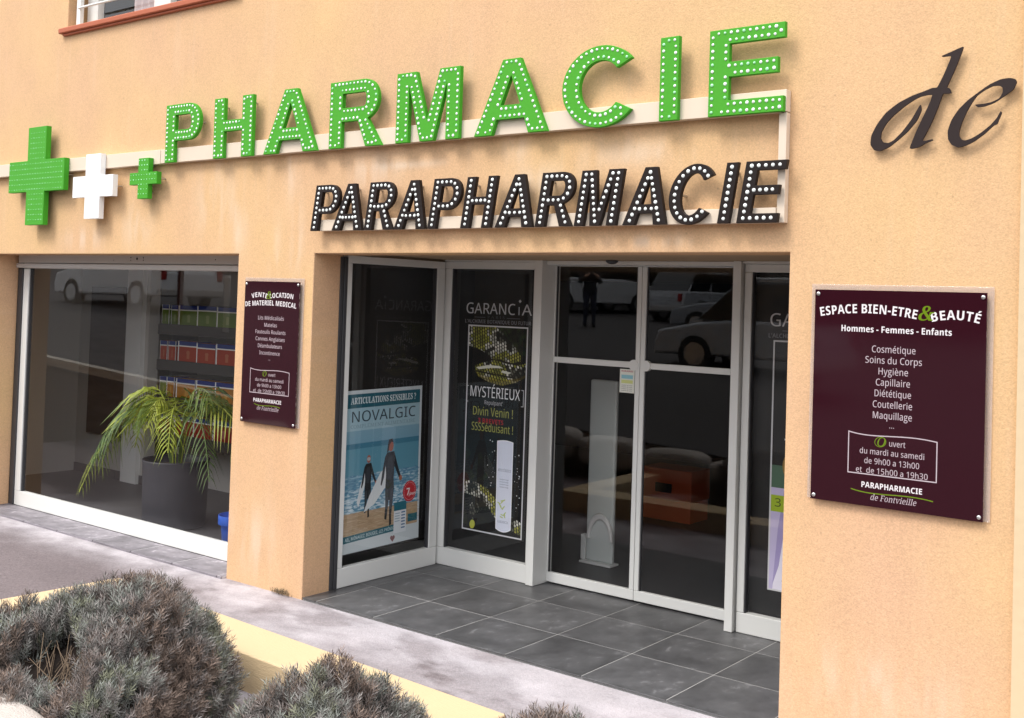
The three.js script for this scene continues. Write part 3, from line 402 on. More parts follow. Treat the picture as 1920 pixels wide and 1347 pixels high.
      x.strokeStyle = '#f7f9ff'; x.lineWidth = pw * 0.012; x.stroke(); x.fillStyle = '#8d93a5'; fit(x, 'MYSTÉRIEUX', U(0.69), V(0.695), pw * 0.22, `${pw * 0.05}px serif`); for (let i = 0; i < 4; i++) fit(x, 'repulpant visage', U(0.69), V(0.735 + i * 0.012), pw * 0.15, `${pw * 0.025}px sans-serif`); fit(x, 'GARANCIA', U(0.69), V(0.94), pw * 0.18, `${pw * 0.045}px serif`); x.fillStyle = '#b9c779'; for (let i = 0; i < 14; i++) { x.beginPath(); x.ellipse(U(0.6 + r() * 0.18), V(0.82 + r() * 0.1), pw * 0.03, pw * 0.008, r() * 3, 0, 6.28); x.fill(); }
      x.fillStyle = '#ffffff'; for (let i = 0; i < 46; i++) { const a = r() < 0.5 ? 0.4 + r() * 0.13 : 0.85 + r() * 0.11, b = 0.54 + r() * 0.34, s = pw * (0.004 + 0.012 * r()); x.save(); x.translate(U(a), V(b)); x.rotate(0.785); x.fillRect(-s / 2, -s / 2, s, s); x.restore(); }
    } else {
      x.strokeStyle = '#7a5a2a'; x.lineWidth = pw * 0.02; for (let k = 0; k < 12; k++) { const a = k / 12 * 6.28; x.beginPath(); x.moveTo(U(0.32) + pw * 0.07 * Math.cos(a), V(0.27) + pw * 0.07 * Math.sin(a)); x.lineTo(U(0.32) + pw * 0.14 * Math.cos(a), V(0.27) + pw * 0.14 * Math.sin(a)); x.stroke(); }
      x.fillStyle = '#c9c9c9'; fit(x, 'et sa', U(0.32), V(0.365), pw * 0.2, `italic ${pw * 0.09}px serif`); x.fillRect(U(0.15), V(0.39), pw * 0.02, pw * 0.02);
      x.fillStyle = '#4b6a55'; x.fillRect(U(0), V(0.5), pw, ph * 0.12); x.fillStyle = '#c9bfe2'; x.fillRect(U(0), V(0.59), pw, ph * 0.41);
      x.fillStyle = '#efeaf8'; poly([[0.16, 0.62], [0.9, 0.6], [0.9, 1], [0.05, 1], [0.1, 0.8]]); x.fill(); x.fillStyle = '#a79bcb'; poly([[0.16, 0.6], [0.24, 0.595], [0.12, 0.9], [0.05, 0.98], [0.1, 0.75]]); x.fill();
      x.fillStyle = '#d6d05a'; x.beginPath(); x.ellipse(U(0.4), V(0.5), pw * 0.25, pw * 0.22, 0, 0, 6.28); x.fill(); x.strokeStyle = '#9a7a3a'; x.lineWidth = pw * 0.03; x.stroke();
      x.fillStyle = '#a2bb1e'; x.fillRect(U(0), V(0.62), pw * 0.62, ph * 0.066); x.fillStyle = '#3d4a10'; fit(x, '3 N', U(0.17), V(0.666), pw * 0.24, `${pw * 0.13}px sans-serif`);
      x.fillStyle = '#6d6288'; for (let i = 0; i < 5; i++) { x.save(); x.translate(U(0.3 + i * 0.03), V(0.9 - i * 0.02)); x.rotate(-1.3); x.font = `italic ${pw * 0.12}px serif`; x.fillText('Lait', 0, 0); x.restore(); if (i > 1) break; }
      x.fillStyle = '#555068'; fit(x, 'GARANCIA', U(0.42), V(0.945), pw * 0.5, `${pw * 0.07}px serif`); x.fillRect(U(0.16), V(0.957), pw * 0.5, pw * 0.012);
    }
    x.restore(); x.strokeStyle = '#d5d5d8'; x.lineWidth = 0.012 * pm; x.strokeRect(px0, py0, pw, ph);
  };
}
{
  const put = (tex, x0, label) => { const o = thing('display_banner', label, 'poster', [x0 + 0.446, 0.15, 0]); mesh('printed_sheet', box(-0.45, 0.45, 0.0, 2.42, -1.612, -1.602), std([1, 1, 1], 0.5, { map: tex }), o); };
  put(canvasTex(740, 2000, garancia(0)), 0.065, 'tall black banner with a snake and a white tube behind the left entrance glass');
  put(canvasTex(740, 2000, garancia(1)), 2.888, 'tall black banner with a lilac picture and yellow disc, half hidden by the right wall');
}
{ // leaning poster behind the return pane
  const tex = canvasTex(910, 1300, (x, W, H) => {
    const g = (a, b, c0, c1) => { const q = x.createLinearGradient(0, a, 0, b); q.addColorStop(0, c0); q.addColorStop(1, c1); return q; };
    x.fillStyle = '#cfd8dc'; x.fillRect(0, 0, W, H); x.scale(1, 1.07); x.fillStyle = '#125a6b'; x.fillRect(24, 28, W - 48, 105); x.fillStyle = '#e6eef0'; x.textBaseline = 'alphabetic'; fit(x, 'ARTICULATIONS SENSIBLES ?', W * 0.5, 102, W * 0.84, 'bold 66px serif');
    x.fillStyle = '#9fc0cd'; x.fillRect(24, 134, W - 48, 170); x.fillStyle = '#14303f'; fit(x, 'NOVALGIC', W * 0.5, 238, W * 0.84, '112px sans-serif'); x.fillStyle = '#7f9aa8'; fit(x, 'COMPLÉMENT ALIMENTAIRE', W * 0.5, 285, W * 0.84, '38px serif');
    x.fillStyle = g(304, 980, '#7fa9bd', '#4f8cab'); x.fillRect(24, 304, W - 48, 700); x.fillStyle = '#3e7d97'; x.fillRect(24, 400, W - 48, 40); x.fillStyle = '#5a96ac'; x.fillRect(24, 440, W - 48, 200);
    let sd = 9; const r = () => { sd = (Math.imul(sd, 1103515245) + 12345) >>> 0; return sd / 4294967296; };
    for (let i = 0; i < 900; i++) { const y = 640 + r() * 280, q = (y - 640) / 280; x.fillStyle = r() < 0.35 + q * 0.3 ? `rgba(225,235,240,${0.3 + q * 0.4})` : `rgba(60,115,150,0.4)`; x.beginPath(); x.ellipse(24 + r() * (W - 48), y, 10 + r() * 30, 3 + r() * 5, 0, 0, 6.28); x.fill(); }
    x.fillStyle = '#b79b7b'; x.fillRect(24, 920, W - 48, 170); for (let i = 0; i < 300; i++) { x.fillStyle = r() < 0.5 ? 'rgba(210,190,160,0.4)' : 'rgba(150,125,95,0.35)'; x.beginPath(); x.ellipse(24 + r() * (W - 48), 915 + r() * 170, 14 + r() * 40, 3, 0, 0, 6.28); x.fill(); }
    const poly = (c, pts) => { x.fillStyle = c; x.beginPath(); pts.forEach(([a, b], i) => i ? x.lineTo(a, b) : x.moveTo(a, b)); x.closePath(); x.fill(); };
    const body = (ox, oy, s, board) => { const q = (pts) => pts.map(([a, b]) => [ox + a * s, oy + b * s]);
      poly('#dfe4e6', q(board)); poly('#14161a', q([[-42, -190], [40, -195], [62, -140], [95, -60], [130, 10], [112, 30], [70, -40], [48, -80], [40, 10], [46, 90], [36, 190], [22, 300], [26, 372], [0, 380], [-2, 300], [-4, 180], [-12, 180], [-22, 250], [-34, 330], [-58, 320], [-50, 220], [-56, 90], [-50, -20], [-58, -100], [-75, 0], [-100, 60], [-112, 50], [-92, -60], [-66, -160]])); poly('#2a2f36', q([[-30, -150], [20, -160], [30, -60], [10, 20], [-30, 10], [-40, -80]])); poly('#33383e', q([[-44, 100], [-20, 90], [-16, 170], [-34, 290], [-48, 300]])); poly('#33383e', q([[8, 100], [34, 90], [26, 190], [14, 290], [4, 280]])); x.fillStyle = '#a8614c'; x.beginPath(); x.ellipse(ox, oy - 238 * s, 30 * s, 42 * s, 0, 0, 6.28); x.fill(); x.beginPath(); x.ellipse(ox + 124 * s, oy + 22 * s, 18 * s, 22 * s, 0, 0, 6.28); x.fill(); };
    body(290, 700, 0.72, [[-40, -80], [-60, 60], [-150, 260], [-170, 200], [-130, 40], [-60, -100]]); x.fillStyle = '#b0b3b5'; x.beginPath(); x.ellipse(290, 528, 20, 14, 0, 0, 6.28); x.fill();
    body(545, 690, 1.0, [[-30, -100], [-40, 60], [-180, 190], [-300, 240], [-240, 120], [-120, -40]]); poly('#2b1d1a', [[508, 440], [520, 400], [560, 395], [572, 425], [550, 420], [528, 440], [520, 490], [498, 500]]);
    x.fillStyle = '#14606f'; x.save(); x.translate(24, 1085); x.rotate(-0.03); x.fillRect(0, 0, 600, 52); x.fillStyle = '#dfe9ea'; x.font = '34px sans-serif'; x.fillText('AIL, MÉNAGEZ, BOUGEZ, LES PRÉMICES', 20, 38); x.restore();
    x.fillStyle = '#14606f'; x.fillRect(770, 1010, 116, 60); x.fillStyle = '#dfe5ea'; x.fillRect(600, 930, 150, 210); x.fillStyle = '#14687a'; x.fillRect(600, 900, 150, 66); x.fillStyle = '#4a6f99'; for (let i = 0; i < 6; i++) x.fillRect(690, 980 + i * 24, 46, 10); x.fillStyle = '#8ba2b5'; for (let i = 0; i < 4; i++) x.fillRect(612, 985 + i * 20, 60, 6);
    x.fillStyle = '#c3202c'; x.beginPath(); x.arc(785, 830, 82, 0, 6.28); x.fill(); x.strokeStyle = '#e7c9cb'; x.lineWidth = 4; x.setLineDash([8, 8]); x.beginPath(); x.arc(785, 830, 68, 0, 6.28); x.stroke(); x.setLineDash([]); x.fillStyle = '#f4eeee'; x.font = 'bold 80px sans-serif'; x.textAlign = 'center'; x.fillText('7', 768, 862); x.font = 'bold italic 34px sans-serif'; x.fillText('jours', 820, 862);
    x.fillStyle = '#7c4a4c'; x.beginPath(); x.arc(578, 1168, 15, 0, 6.28); x.arc(604, 1168, 15, 0, 6.28); x.fill(); poly('#7c4a4c', [[564, 1174], [618, 1174], [591, 1202]]);
  });
  const o = thing('window_poster', 'poster of two surfers walking out of the sea, behind the side entrance glass', 'poster', [-0.055, 0.24, -0.89]);
  const m = mesh('printed_sheet', box(-0.455, 0.455, 0, 1.3, -0.002, 0.002), std([0.92, 0.92, 0.92], 0.55, { map: tex }), o); m.rotation.y = Math.PI / 2; o.rotation.x = 0.012;
  const st = thing('door_sticker', 'small white and pastel sticker on the left sliding door', 'sticker', [1.775, 1.605, -1.699]);
  mesh('printed_label', box(-0.067, 0.067, 0, 0.185, 0.001, 0.003), std([1, 1, 1], 0.5, { map: canvasTex(134, 185, (x, W, H) => { x.fillStyle = '#dfe0d6'; x.fillRect(0, 0, W, H); x.fillStyle = '#b0505a'; fit(x, 'HORAIRES', W / 2, 22, 110, 'bold 18px sans-serif'); x.fillStyle = '#8fc3cf'; x.fillRect(14, 45, 106, 30); x.fillStyle = '#cfd58a'; x.fillRect(14, 85, 106, 26); x.fillStyle = '#6a6a70'; for (let i = 0; i < 4; i++) fit(x, 'matin et soir', W / 2, 130 + i * 14, 100, '11px sans-serif'); }) }), st);
}
// ---------------------------------------------------------------- things in the display window
{ // framed dark panel on the alcove wall
  const o = thing('dark_panel', 'tall dark brown panel on the wall inside the display window', 'panel', [-5.78, 0.5, -1.95]);
  const wood = dataTex(128, 256, (u, v, i, j) => { const n = fbm(u * 2.5, v * 30, 4, 101), k = 0.035 + 0.045 * n; return [k * 1.15, k * 0.9, k * 0.8].map(enc); });
  mesh('board', rbox(-0.39, 0.39, 0, 1.8, 0.0, 0.03, 0.004), std([1, 1, 1], 0.6, { map: wood }), o);
  // three shelves with cartons
  const cart = (col, top, accent) => canvasTex(96, 128, (x, W, H) => { x.fillStyle = col; x.fillRect(0, 0, W, H); x.fillStyle = '#e4e4e0'; x.fillRect(0, 26, W, 9); x.fillStyle = top; x.fillRect(0, 0, W, 27); x.fillStyle = '#e9e9e6'; x.fillRect(0, 0, 5, H); x.fillStyle = accent; x.beginPath(); x.ellipse(W * 0.55, H * 0.55, 9, 12, 0, 0, 6.28); x.fill(); x.fillRect(W * 0.48, H * 0.6, 14, 34); });
  const rows = [[1.9, '#5c7420', '#152c70', '#7f8c4a', 'green and blue carton on the top shelf in the display window'], [1.49, '#9c3312', '#152f74', '#a8603f', 'orange red and blue carton on the second shelf in the display window'], [1.075, '#a36a10', '#142a74', '#b58a3c', 'amber and blue carton on the third shelf in the display window'], [0.66, '#8a2018', '#1c3474', '#a66', 'red and blue carton on the lowest shelf behind the palm']];
  rows.forEach(([yb, c, t, a, label], i) => {
    const s = thing('wall_shelf', ['top', 'second', 'third', 'lowest'][i] + ' dark wooden shelf holding cartons in the display window', 'shelf', [-3.3, yb, -2.1]);
    mesh('shelf_board', rbox(-1.4, 1.6, -0.12, -0.001, -0.25, 0.22, 0.003), M.interiorDark, s);
    mesh('shelf_bracket', box(-1.3, -1.27, -0.19, -0.121, -0.25, 0.1), M.darkSeal, s);
    const mat = std([1, 1, 1], 0.5, { map: cart(c, t, a) }), alt = i === 2 ? std([1, 1, 1], 0.5, { map: cart('#62782a', '#142a74', '#8f9862') }) : mat;
    let x = -4.67;
    for (let k = 0; k < 7; k++) { const w = k < 2 ? 0.13 : 0.33 + 0.02 * hash(k, i, 7), odd = i === 2 && !k, b = tagged('carton', new THREE.BoxGeometry(w, 0.215 + 0.012 * hash(k, i, 8), 0.2), odd ? alt : mat, odd ? 'light green carton at the left end of the third shelf' : label.replace(' on the', ', ' + ['leftmost', 'second', 'third', 'fourth', 'fifth', 'sixth', 'seventh'][k] + (k ? ' from left' : '') + ' on the').replace(' in the display window', ''), 'carton', odd ? undefined : 'cartons on the ' + ['top', 'second', 'third', 'lowest'][i] + ' shelf'); b.position.set(x + w / 2, yb + b.geometry.parameters.height / 2, -2.02 + 0.03 * hash(k, i, 9)); x += w + (k < 2 ? 0.035 : 0.008); }
  });
}
{ // potted palm
  const o = thing('potted_palm', 'feathery green palm in a dark round pot in the display window', 'plant', [-2.83, 0, -0.86]);
  const prof = [[0, 0.0], [0.285, 0.0], [0.3, 0.02], [0.315, 0.62], [0.322, 0.635], [0.318, 0.65], [0.298, 0.645], [0.29, 0.56], [0, 0.55]].map(([a, b]) => new THREE.Vector2(a, b));
  mesh('pot', new THREE.LatheGeometry(prof, 48), std([0.016, 0.017, 0.024], 0.6), o);
  const so = new THREE.CircleGeometry(0.29, 24); so.rotateX(-Math.PI / 2); so.translate(0, 0.575, 0); mesh('potting_soil', so, M.soil, o);
  const leafMats = [[0.3, 0.36, 0.03], [0.13, 0.2, 0.025], [0.34, 0.38, 0.05], [0.08, 0.14, 0.03]].map((c) => new THREE.MeshPhysicalMaterial({ color: lin(...c), roughness: 0.55, side: THREE.DoubleSide, transmission: 0.15, thickness: 0 }));
  const fr = [[205, 1.05, 0.5, -0.35], [188, 1.1, 0.58, -0.2], [172, 0.9, 0.66, 0.05], [225, 0.8, 0.55, 0.0], [150, 0.8, 0.6, 0.2], [255, 0.42, 0.62, 0.35], [12, 0.9, 0.62, 0.1], [345, 0.85, 0.62, -0.05], [318, 0.68, 0.58, 0.2], [40, 0.7, 0.66, 0.2], [285, 0.42, 0.62, 0.38], [95, 0.6, 0.7, 0.3], [195, 0.6, 0.72, 0.35], [0, 0.6, 0.75, 0.4]];
  fr.forEach(([az, len, lift, end], f) => {
    const a = az * Math.PI / 180, dx = Math.cos(a), dz = -Math.sin(a), c = new THREE.CatmullRomCurve3([new THREE.Vector3(dx * 0.05, 0.56, dz * 0.05), new THREE.Vector3(dx * len * 0.16, 0.6 + lift * 0.6, dz * len * 0.16), new THREE.Vector3(dx * len * 0.45, 0.6 + lift, dz * len * 0.45), new THREE.Vector3(dx * len * 0.8, 0.6 + (lift + end) * 0.62, dz * len * 0.8), new THREE.Vector3(dx * len, 0.6 + end, dz * len)]);
    const gs = [clean(new THREE.TubeGeometry(c, 16, 0.006, 5))], pos = [], N = 26;
    for (let i = 9; i < N; i++) for (const sd of [-1, 1]) {
      const u = i / N, p = c.getPoint(u), t = c.getTangent(u), side = new THREE.Vector3(0, 1, 0).cross(t).normalize().multiplyScalar(sd), L = 0.4 * Math.sin(Math.PI * Math.min(1, 0.12 + u * 0.8)) * rr(0.75, 1.15);
      const d = side.clone().multiplyScalar(0.6).add(t.clone().multiplyScalar(0.55)).add(new THREE.Vector3(0, -0.3 + rr(-0.2, 0.2), 0)).normalize(), w = t.clone().multiplyScalar(0.0115), mid = p.clone().addScaledVector(d, L * 0.5), tip = p.clone().addScaledVector(d, L * 0.95).add(new THREE.Vector3(0, -0.42 * L * rr(0.7, 1.3), 0));
      const q = [p.clone().addScaledVector(w, -0.4), p.clone().addScaledVector(w, 0.4), mid.clone().add(w), mid.clone().sub(w), tip];
      for (const k of [[0, 1, 2], [0, 2, 3], [3, 2, 4]]) for (const n of k) pos.push(q[n].x, q[n].y, q[n].z);
    }
    const g = new THREE.BufferGeometry(); g.setAttribute('position', new THREE.Float32BufferAttribute(pos, 3)); g.setAttribute('uv', new THREE.Float32BufferAttribute(new Float32Array(pos.length / 3 * 2), 2)); g.computeVertexNormals(); gs.push(g);
    mesh('frond', mergeGeometries(gs), leafMats[f % 4], o);
  });
  const b = thing('blue_bin', 'small bright blue bin on the floor beside the pillar', 'bin', [-1.69, 0, -0.7]);
  const bp = [[0, 0], [0.11, 0], [0.13, 0.2], [0.155, 0.21], [0.155, 0.29], [0.145, 0.29], [0.12, 0.2], [0, 0.02]].map(([a, c]) => new THREE.Vector2(a, c)); mesh('bucket', new THREE.LatheGeometry(bp, 32), std([0.02, 0.1, 0.5], 0.4), b);
}
{ // inside the entrance
  const o = thing('security_gate', 'pale upright anti-theft panel just inside the sliding doors', 'security gate', [1.02, 0, -2.55]);
  mesh('panel', rbox(-0.14, 0.14, 0.02, 1.62, -0.025, 0.025, 0.02, 3), std([0.62, 0.66, 0.64], 0.4), o);
  const t = new THREE.TorusGeometry(0.12, 0.018, 8, 20, Math.PI); t.scale(1, 1.7, 1); t.translate(0.02, 0.22, 0.045); mesh('base_loop', t, M.white, o); mesh('base', rbox(-0.17, 0.16, 0.001, 0.02, -0.06, 0.08, 0.004), M.white, o); mesh('mount', rbox(-0.19, -0.142, 0.02, 0.24, -0.03, 0.03, 0.006), M.white, o);
  const c = thing('orange_crate', 'orange box with a dark handle slot on the floor inside the entrance', 'crate', [0.44, 0, -4.9]);
  mesh('crate_body', rbox(-0.3, 0.3, 0.0, 0.22, -0.2, 0.2, 0.012, 2), std([0.5, 0.075, 0.02], 0.5), c); mesh('crate_lid', rbox(-0.31, 0.31, 0.222, 0.55, -0.21, 0.21, 0.012, 2), std([0.45, 0.08, 0.03], 0.5), c); mesh('handle', rbox(-0.12, 0.08, 0.3, 0.4, 0.205, 0.225, 0.01), M.black, c);
  const s = thing('display_counter', 'dark counter standing in the gloom behind the sliding doors', 'counter', [2.2, 0, -6]);
  mesh('counter_body', rbox(-1.2, 1.2, 0, 0.95, -0.3, 0.3, 0.01), M.interiorDark, s); mesh('counter_top', rbox(-1.25, 1.25, 0.951, 0.99, -0.34, 0.34, 0.008), M.darkSeal, s);
}
// ---------------------------------------------------------------- planter with lavender
{
  const o = thing('planter', 'raised cream rendered planter wall in front of the shop', 'planter', [-0.79, 0, 1.06]); o.rotation.y = -0.045;
  mesh('front_wall', rbox(0, 3.72, -0.3, 0.2, 0, 0.37, 0.012, 2), M.coping, o); mesh('end_wall', rbox(0, 0.3, -0.3, 0.2, 0.371, 2.05, 0.012, 2), M.coping, o); mesh('end_wall', rbox(3.42, 3.72, -0.3, 0.2, 0.371, 2.05, 0.012, 2), M.coping, o);
  const sg = new THREE.PlaneGeometry(3.1, 1.75, 40, 24), p = sg.attributes.position; for (let i = 0; i < p.count; i++) p.setZ(i, 0.05 * (fbm(p.getX(i) * 4, p.getY(i) * 4, 3, 111) - 0.5)); sg.rotateX(-Math.PI / 2); sg.computeVertexNormals(); sg.translate(1.86, -0.02, 1.22); mesh('planter_soil', sg, M.soil, o);
  const bed = box(3.2, 6.2, -0.3, 0.02, 1.85, 3.2); structure('flower_bed', bed, M.soil);
}
{
  const leaf = []; // one sprig: stem with narrow leaves
  const sprig = (() => {
    const pos = []; const tri = (a, b, c) => pos.push(...a, ...b, ...c); let s2 = 3; const r = () => { s2 = (Math.imul(s2, 1103515245) + 12345) >>> 0; return s2 / 4294967296; };
    for (let k = 0; k < 16; k++) { const h = 0.012 + 0.058 * k / 15, a = k * 2.4, L = 0.036 - 0.012 * k / 15, up = 0.5 + 0.55 * k / 15, dx = Math.cos(a), dz = Math.sin(a), w = 0.0021, b = [dx * 0.002, h, dz * 0.002], m = [dx * L * 0.55, h + L * 0.55 * up, dz * L * 0.55], t = [dx * L * 0.9, h + L * 1.1 * up, dz * L * 0.9], px = -dz * w, pz = dx * w;
      tri([b[0] - px * 0.5, b[1], b[2] - pz * 0.5], [b[0] + px * 0.5, b[1], b[2] + pz * 0.5], [m[0] + px, m[1], m[2] + pz]); tri([b[0] - px * 0.5, b[1], b[2] - pz * 0.5], [m[0] + px, m[1], m[2] + pz], [m[0] - px, m[1], m[2] - pz]); tri([m[0] - px, m[1], m[2] - pz], [m[0] + px, m[1], m[2] + pz], t); }
    for (let k = 0; k < 3; k++) { const a = k * 2.094, b = (k + 1) * 2.094, w = 0.0016; tri([w * Math.cos(a), -0.05, w * Math.sin(a)], [w * Math.cos(b), -0.05, w * Math.sin(b)], [0, 0.075, 0]); }
    const g = new THREE.BufferGeometry(); g.setAttribute('position', new THREE.Float32BufferAttribute(pos, 3)); g.computeVertexNormals(); return g; })();
  const mat = new THREE.MeshStandardMaterial({ color: 0xffffff, roughness: 0.9, side: THREE.DoubleSide });
  function bush(label, cx, cy, cz, lobes, n, gap) { // lobes: [x, y, z, rx, ry, rz] round the base point
    const o = thing('lavender_bush', label, 'bush', [cx, cy, cz], 'lavender bushes in the planter');
    const im = new THREE.InstancedMesh(sprig, mat, n), m4 = new THREE.Matrix4(), q = new THREE.Quaternion(), up = new THREE.Vector3(0, 1, 0); im.name = 'foliage'; im.userData.kind = 'stuff'; im.castShadow = im.receiveShadow = true;
    const area = lobes.map((l) => l[3] * l[4] + l[4] * l[5] + l[3] * l[5]), sum = area.reduce((p, v) => p + v, 0), col = new THREE.Color();
    const bump = (d, x) => { const bx = d.x * 2.4 + x * 5 + cx * 5 + 9, bz = d.z * 2.4 + d.y * 2.2 + 9; return [0.66 + 0.46 * fbm(bx, bz, 3, 121), fbm(bx * 4.2, bz * 4.2, 2, 125)]; };
    let c = 0, guard = 0;
    while (c < n && guard++ < n * 9) {
      let pick = rnd() * sum, li = 0; while (li < lobes.length - 1 && pick > area[li]) pick -= area[li++];
      const [lx, ly, lz, rx, ry, rz] = lobes[li], u = rnd() * Math.PI * 2, v = Math.acos(rr(-0.25, 1)), d = new THREE.Vector3(Math.sin(v) * Math.cos(u), Math.cos(v), Math.sin(v) * Math.sin(u)), [big, tuft] = bump(d, lx);
      if (tuft < 0.36 && rnd() < 0.8) continue;
      const p = new THREE.Vector3(d.x * rx, d.y * ry, d.z * rz).multiplyScalar((big + 0.2 * tuft) * (1.03 - 0.34 * rnd() * rnd())).add(new THREE.Vector3(lx, ly, lz));
      if (p.y + cy < 0.02) continue;
      if (lobes.some((l, k) => k !== li && ((p.x - l[0]) / l[3]) ** 2 + ((p.y - l[1]) / l[4]) ** 2 + ((p.z - l[2]) / l[5]) ** 2 < 0.6)) continue;
      if (gap) { const w = new THREE.Vector3(p.x + cx - gap[0], p.y + cy - gap[1], p.z + cz - gap[2]), t = Math.max(-0.28, Math.min(0.45, w.x * 0.83 + w.y * 0.3 + w.z * 0.48)); if (Math.hypot(w.x - 0.83 * t, w.y - 0.3 * t, w.z - 0.48 * t) < gap[3] * (0.7 + 0.4 * rnd())) continue; }
      const nrm = new THREE.Vector3(d.x / rx, d.y / ry, d.z / rz).normalize().multiplyScalar(0.6).add(new THREE.Vector3(rr(-0.55, 0.55), 0.6 + rr(-0.2, 0.4), rr(-0.55, 0.55))).normalize();
      q.setFromUnitVectors(up, nrm).multiply(new THREE.Quaternion().setFromAxisAngle(up, rnd() * 6.28)); const s = rr(0.5, 1.1); m4.compose(p, q, new THREE.Vector3(s, s, s)); im.setMatrixAt(c, m4);
      const t = fbm(p.x * 5 + cx * 3 + 20, p.z * 5 + p.y * 5 + 20, 3, 131) + rr(-0.14, 0.14), k = rr(0.6, 1.55);
      if (t < 0.38) col.setRGB(0.165 * k, 0.122 * k, 0.1 * k); else if (t < 0.5) col.setRGB(0.175 * k, 0.15 * k, 0.142 * k); else if (t < 0.6) col.setRGB(0.2 * k, 0.19 * k, 0.18 * k); else if (t < 0.72) col.setRGB(0.2 * k, 0.21 * k, 0.19 * k); else col.setRGB(0.165 * k, 0.17 * k, 0.12 * k);
      im.setColorAt(c, col); c++;
    }
    im.count = c; o.add(im);
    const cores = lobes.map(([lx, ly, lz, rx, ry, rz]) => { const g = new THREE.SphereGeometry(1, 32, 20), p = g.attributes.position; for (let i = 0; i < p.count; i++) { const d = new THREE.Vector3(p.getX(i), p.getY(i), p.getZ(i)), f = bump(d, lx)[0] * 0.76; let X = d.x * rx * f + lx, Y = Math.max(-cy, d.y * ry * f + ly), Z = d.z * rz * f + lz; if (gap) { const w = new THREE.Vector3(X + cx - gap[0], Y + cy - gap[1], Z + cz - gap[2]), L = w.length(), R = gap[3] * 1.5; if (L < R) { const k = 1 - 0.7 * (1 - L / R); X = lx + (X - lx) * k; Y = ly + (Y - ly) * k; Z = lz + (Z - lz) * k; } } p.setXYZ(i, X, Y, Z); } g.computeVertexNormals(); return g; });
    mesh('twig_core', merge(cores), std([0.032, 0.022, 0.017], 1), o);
    const tw = []; for (let k = 0; k < (gap ? 60 : 20); k++) { const [lx, ly, lz, rx, ry, rz] = lobes[k % lobes.length], a = rnd() * 6.28, e = rr(0.4, 1.4), L = rr(0.8, 1.08); let A = [lx + rr(-0.1, 0.1), ly, lz + rr(-0.1, 0.1)], E = [lx + Math.cos(a) * Math.cos(e) * rx * L, ly + Math.sin(e) * ry * L, lz + Math.sin(a) * Math.cos(e) * rz * L]; if (gap && k < 34) { const gx = gap[0] - cx, gy = gap[1] - cy, gz = gap[2] - cz; A = [gx + rr(-0.18, 0.14), gy + rr(-0.2, -0.04), gz + rr(-0.14, 0.06)]; E = [A[0] + rr(-0.12, 0.12), A[1] + rr(0.05, 0.17), A[2] + rr(-0.1, 0.06)]; } tw.push(cyl(A, E, 0.0028, 0.0014, 5)); }
    const tm = mesh('twigs', merge(tw), std([0.17, 0.12, 0.08], 0.9), o); tm.userData.kind = 'stuff';
    return o;
  }
  bush('large grey-brown lavender bush at the left with a bare hollow in it', 1.14, 0.14, 2.34, [[0, 0.02, -0.06, 0.58, 0.5, 0.56], [0.3, -0.02, 0.22, 0.42, 0.37, 0.42], [-0.3, -0.02, 0.3, 0.44, 0.42, 0.42], [0.12, -0.04, 0.6, 0.36, 0.27, 0.28]], 19000, [1.36, 0.48, 2.81, 0.19]);
  bush('middle grey-green lavender bush at the bottom of the picture', 2.66, 0.08, 2.17, [[0, 0, 0, 0.4, 0.42, 0.4], [-0.22, -0.02, 0.12, 0.3, 0.32, 0.32], [0.2, -0.03, -0.04, 0.3, 0.3, 0.32]], 9500);
  bush('smallest lavender bush, just its top showing at the bottom edge', 3.76, 0.05, 1.96, [[0, 0, 0, 0.32, 0.46, 0.32], [0.16, -0.02, -0.05, 0.22, 0.4, 0.24]], 5000);
  // weeds at the foot of the pillar and small green shoots
  const wd = new THREE.InstancedMesh(sprig, mat, 46), m4 = new THREE.Matrix4(), col = new THREE.Color(); wd.name = 'moss_tuft'; wd.userData = { kind: 'stuff', label: 'brown moss and weeds along the foot of the pillar', category: 'weeds' };
  for (let k = 0; k < 46; k++) { const x = -0.32 + 0.26 * rnd() * (0.4 + 0.6 * rnd()), s = rr(0.25, 0.6) * (1 - Math.abs(x + 0.2) * 2); m4.compose(new THREE.Vector3(x, -0.012, 0.012 + 0.02 * rnd()), new THREE.Quaternion().setFromEuler(new THREE.Euler(rr(-0.3, 0.6), rnd() * 6, rr(-0.7, 0.7))), new THREE.Vector3(s, s, s)); wd.setMatrixAt(k, m4); col.setRGB(0.09, 0.075, 0.045); wd.setColorAt(k, col); } scene.add(wd);
  const sg = new THREE.SphereGeometry(0.03, 8, 6); sg.scale(1, 0.25, 0.8);
  const sh = thing('green_shoot', 'small fresh green shoot between the two larger bushes', 'weed', [1.95, 0.22, 2.78]); const lm = std([0.12, 0.3, 0.03], 0.6); for (let k = 0; k < 5; k++) { const l = mesh('leaf', sg, lm, sh); l.position.set(rr(-0.05, 0.05), rr(0.02, 0.1), rr(-0.05, 0.05)); l.rotation.set(rr(-0.8, 0.8), rnd() * 6, rr(-0.8, 0.8)); } mesh('stalk', cyl([0, -0.22, 0], [0, 0.08, 0], 0.004), lm, sh);
}
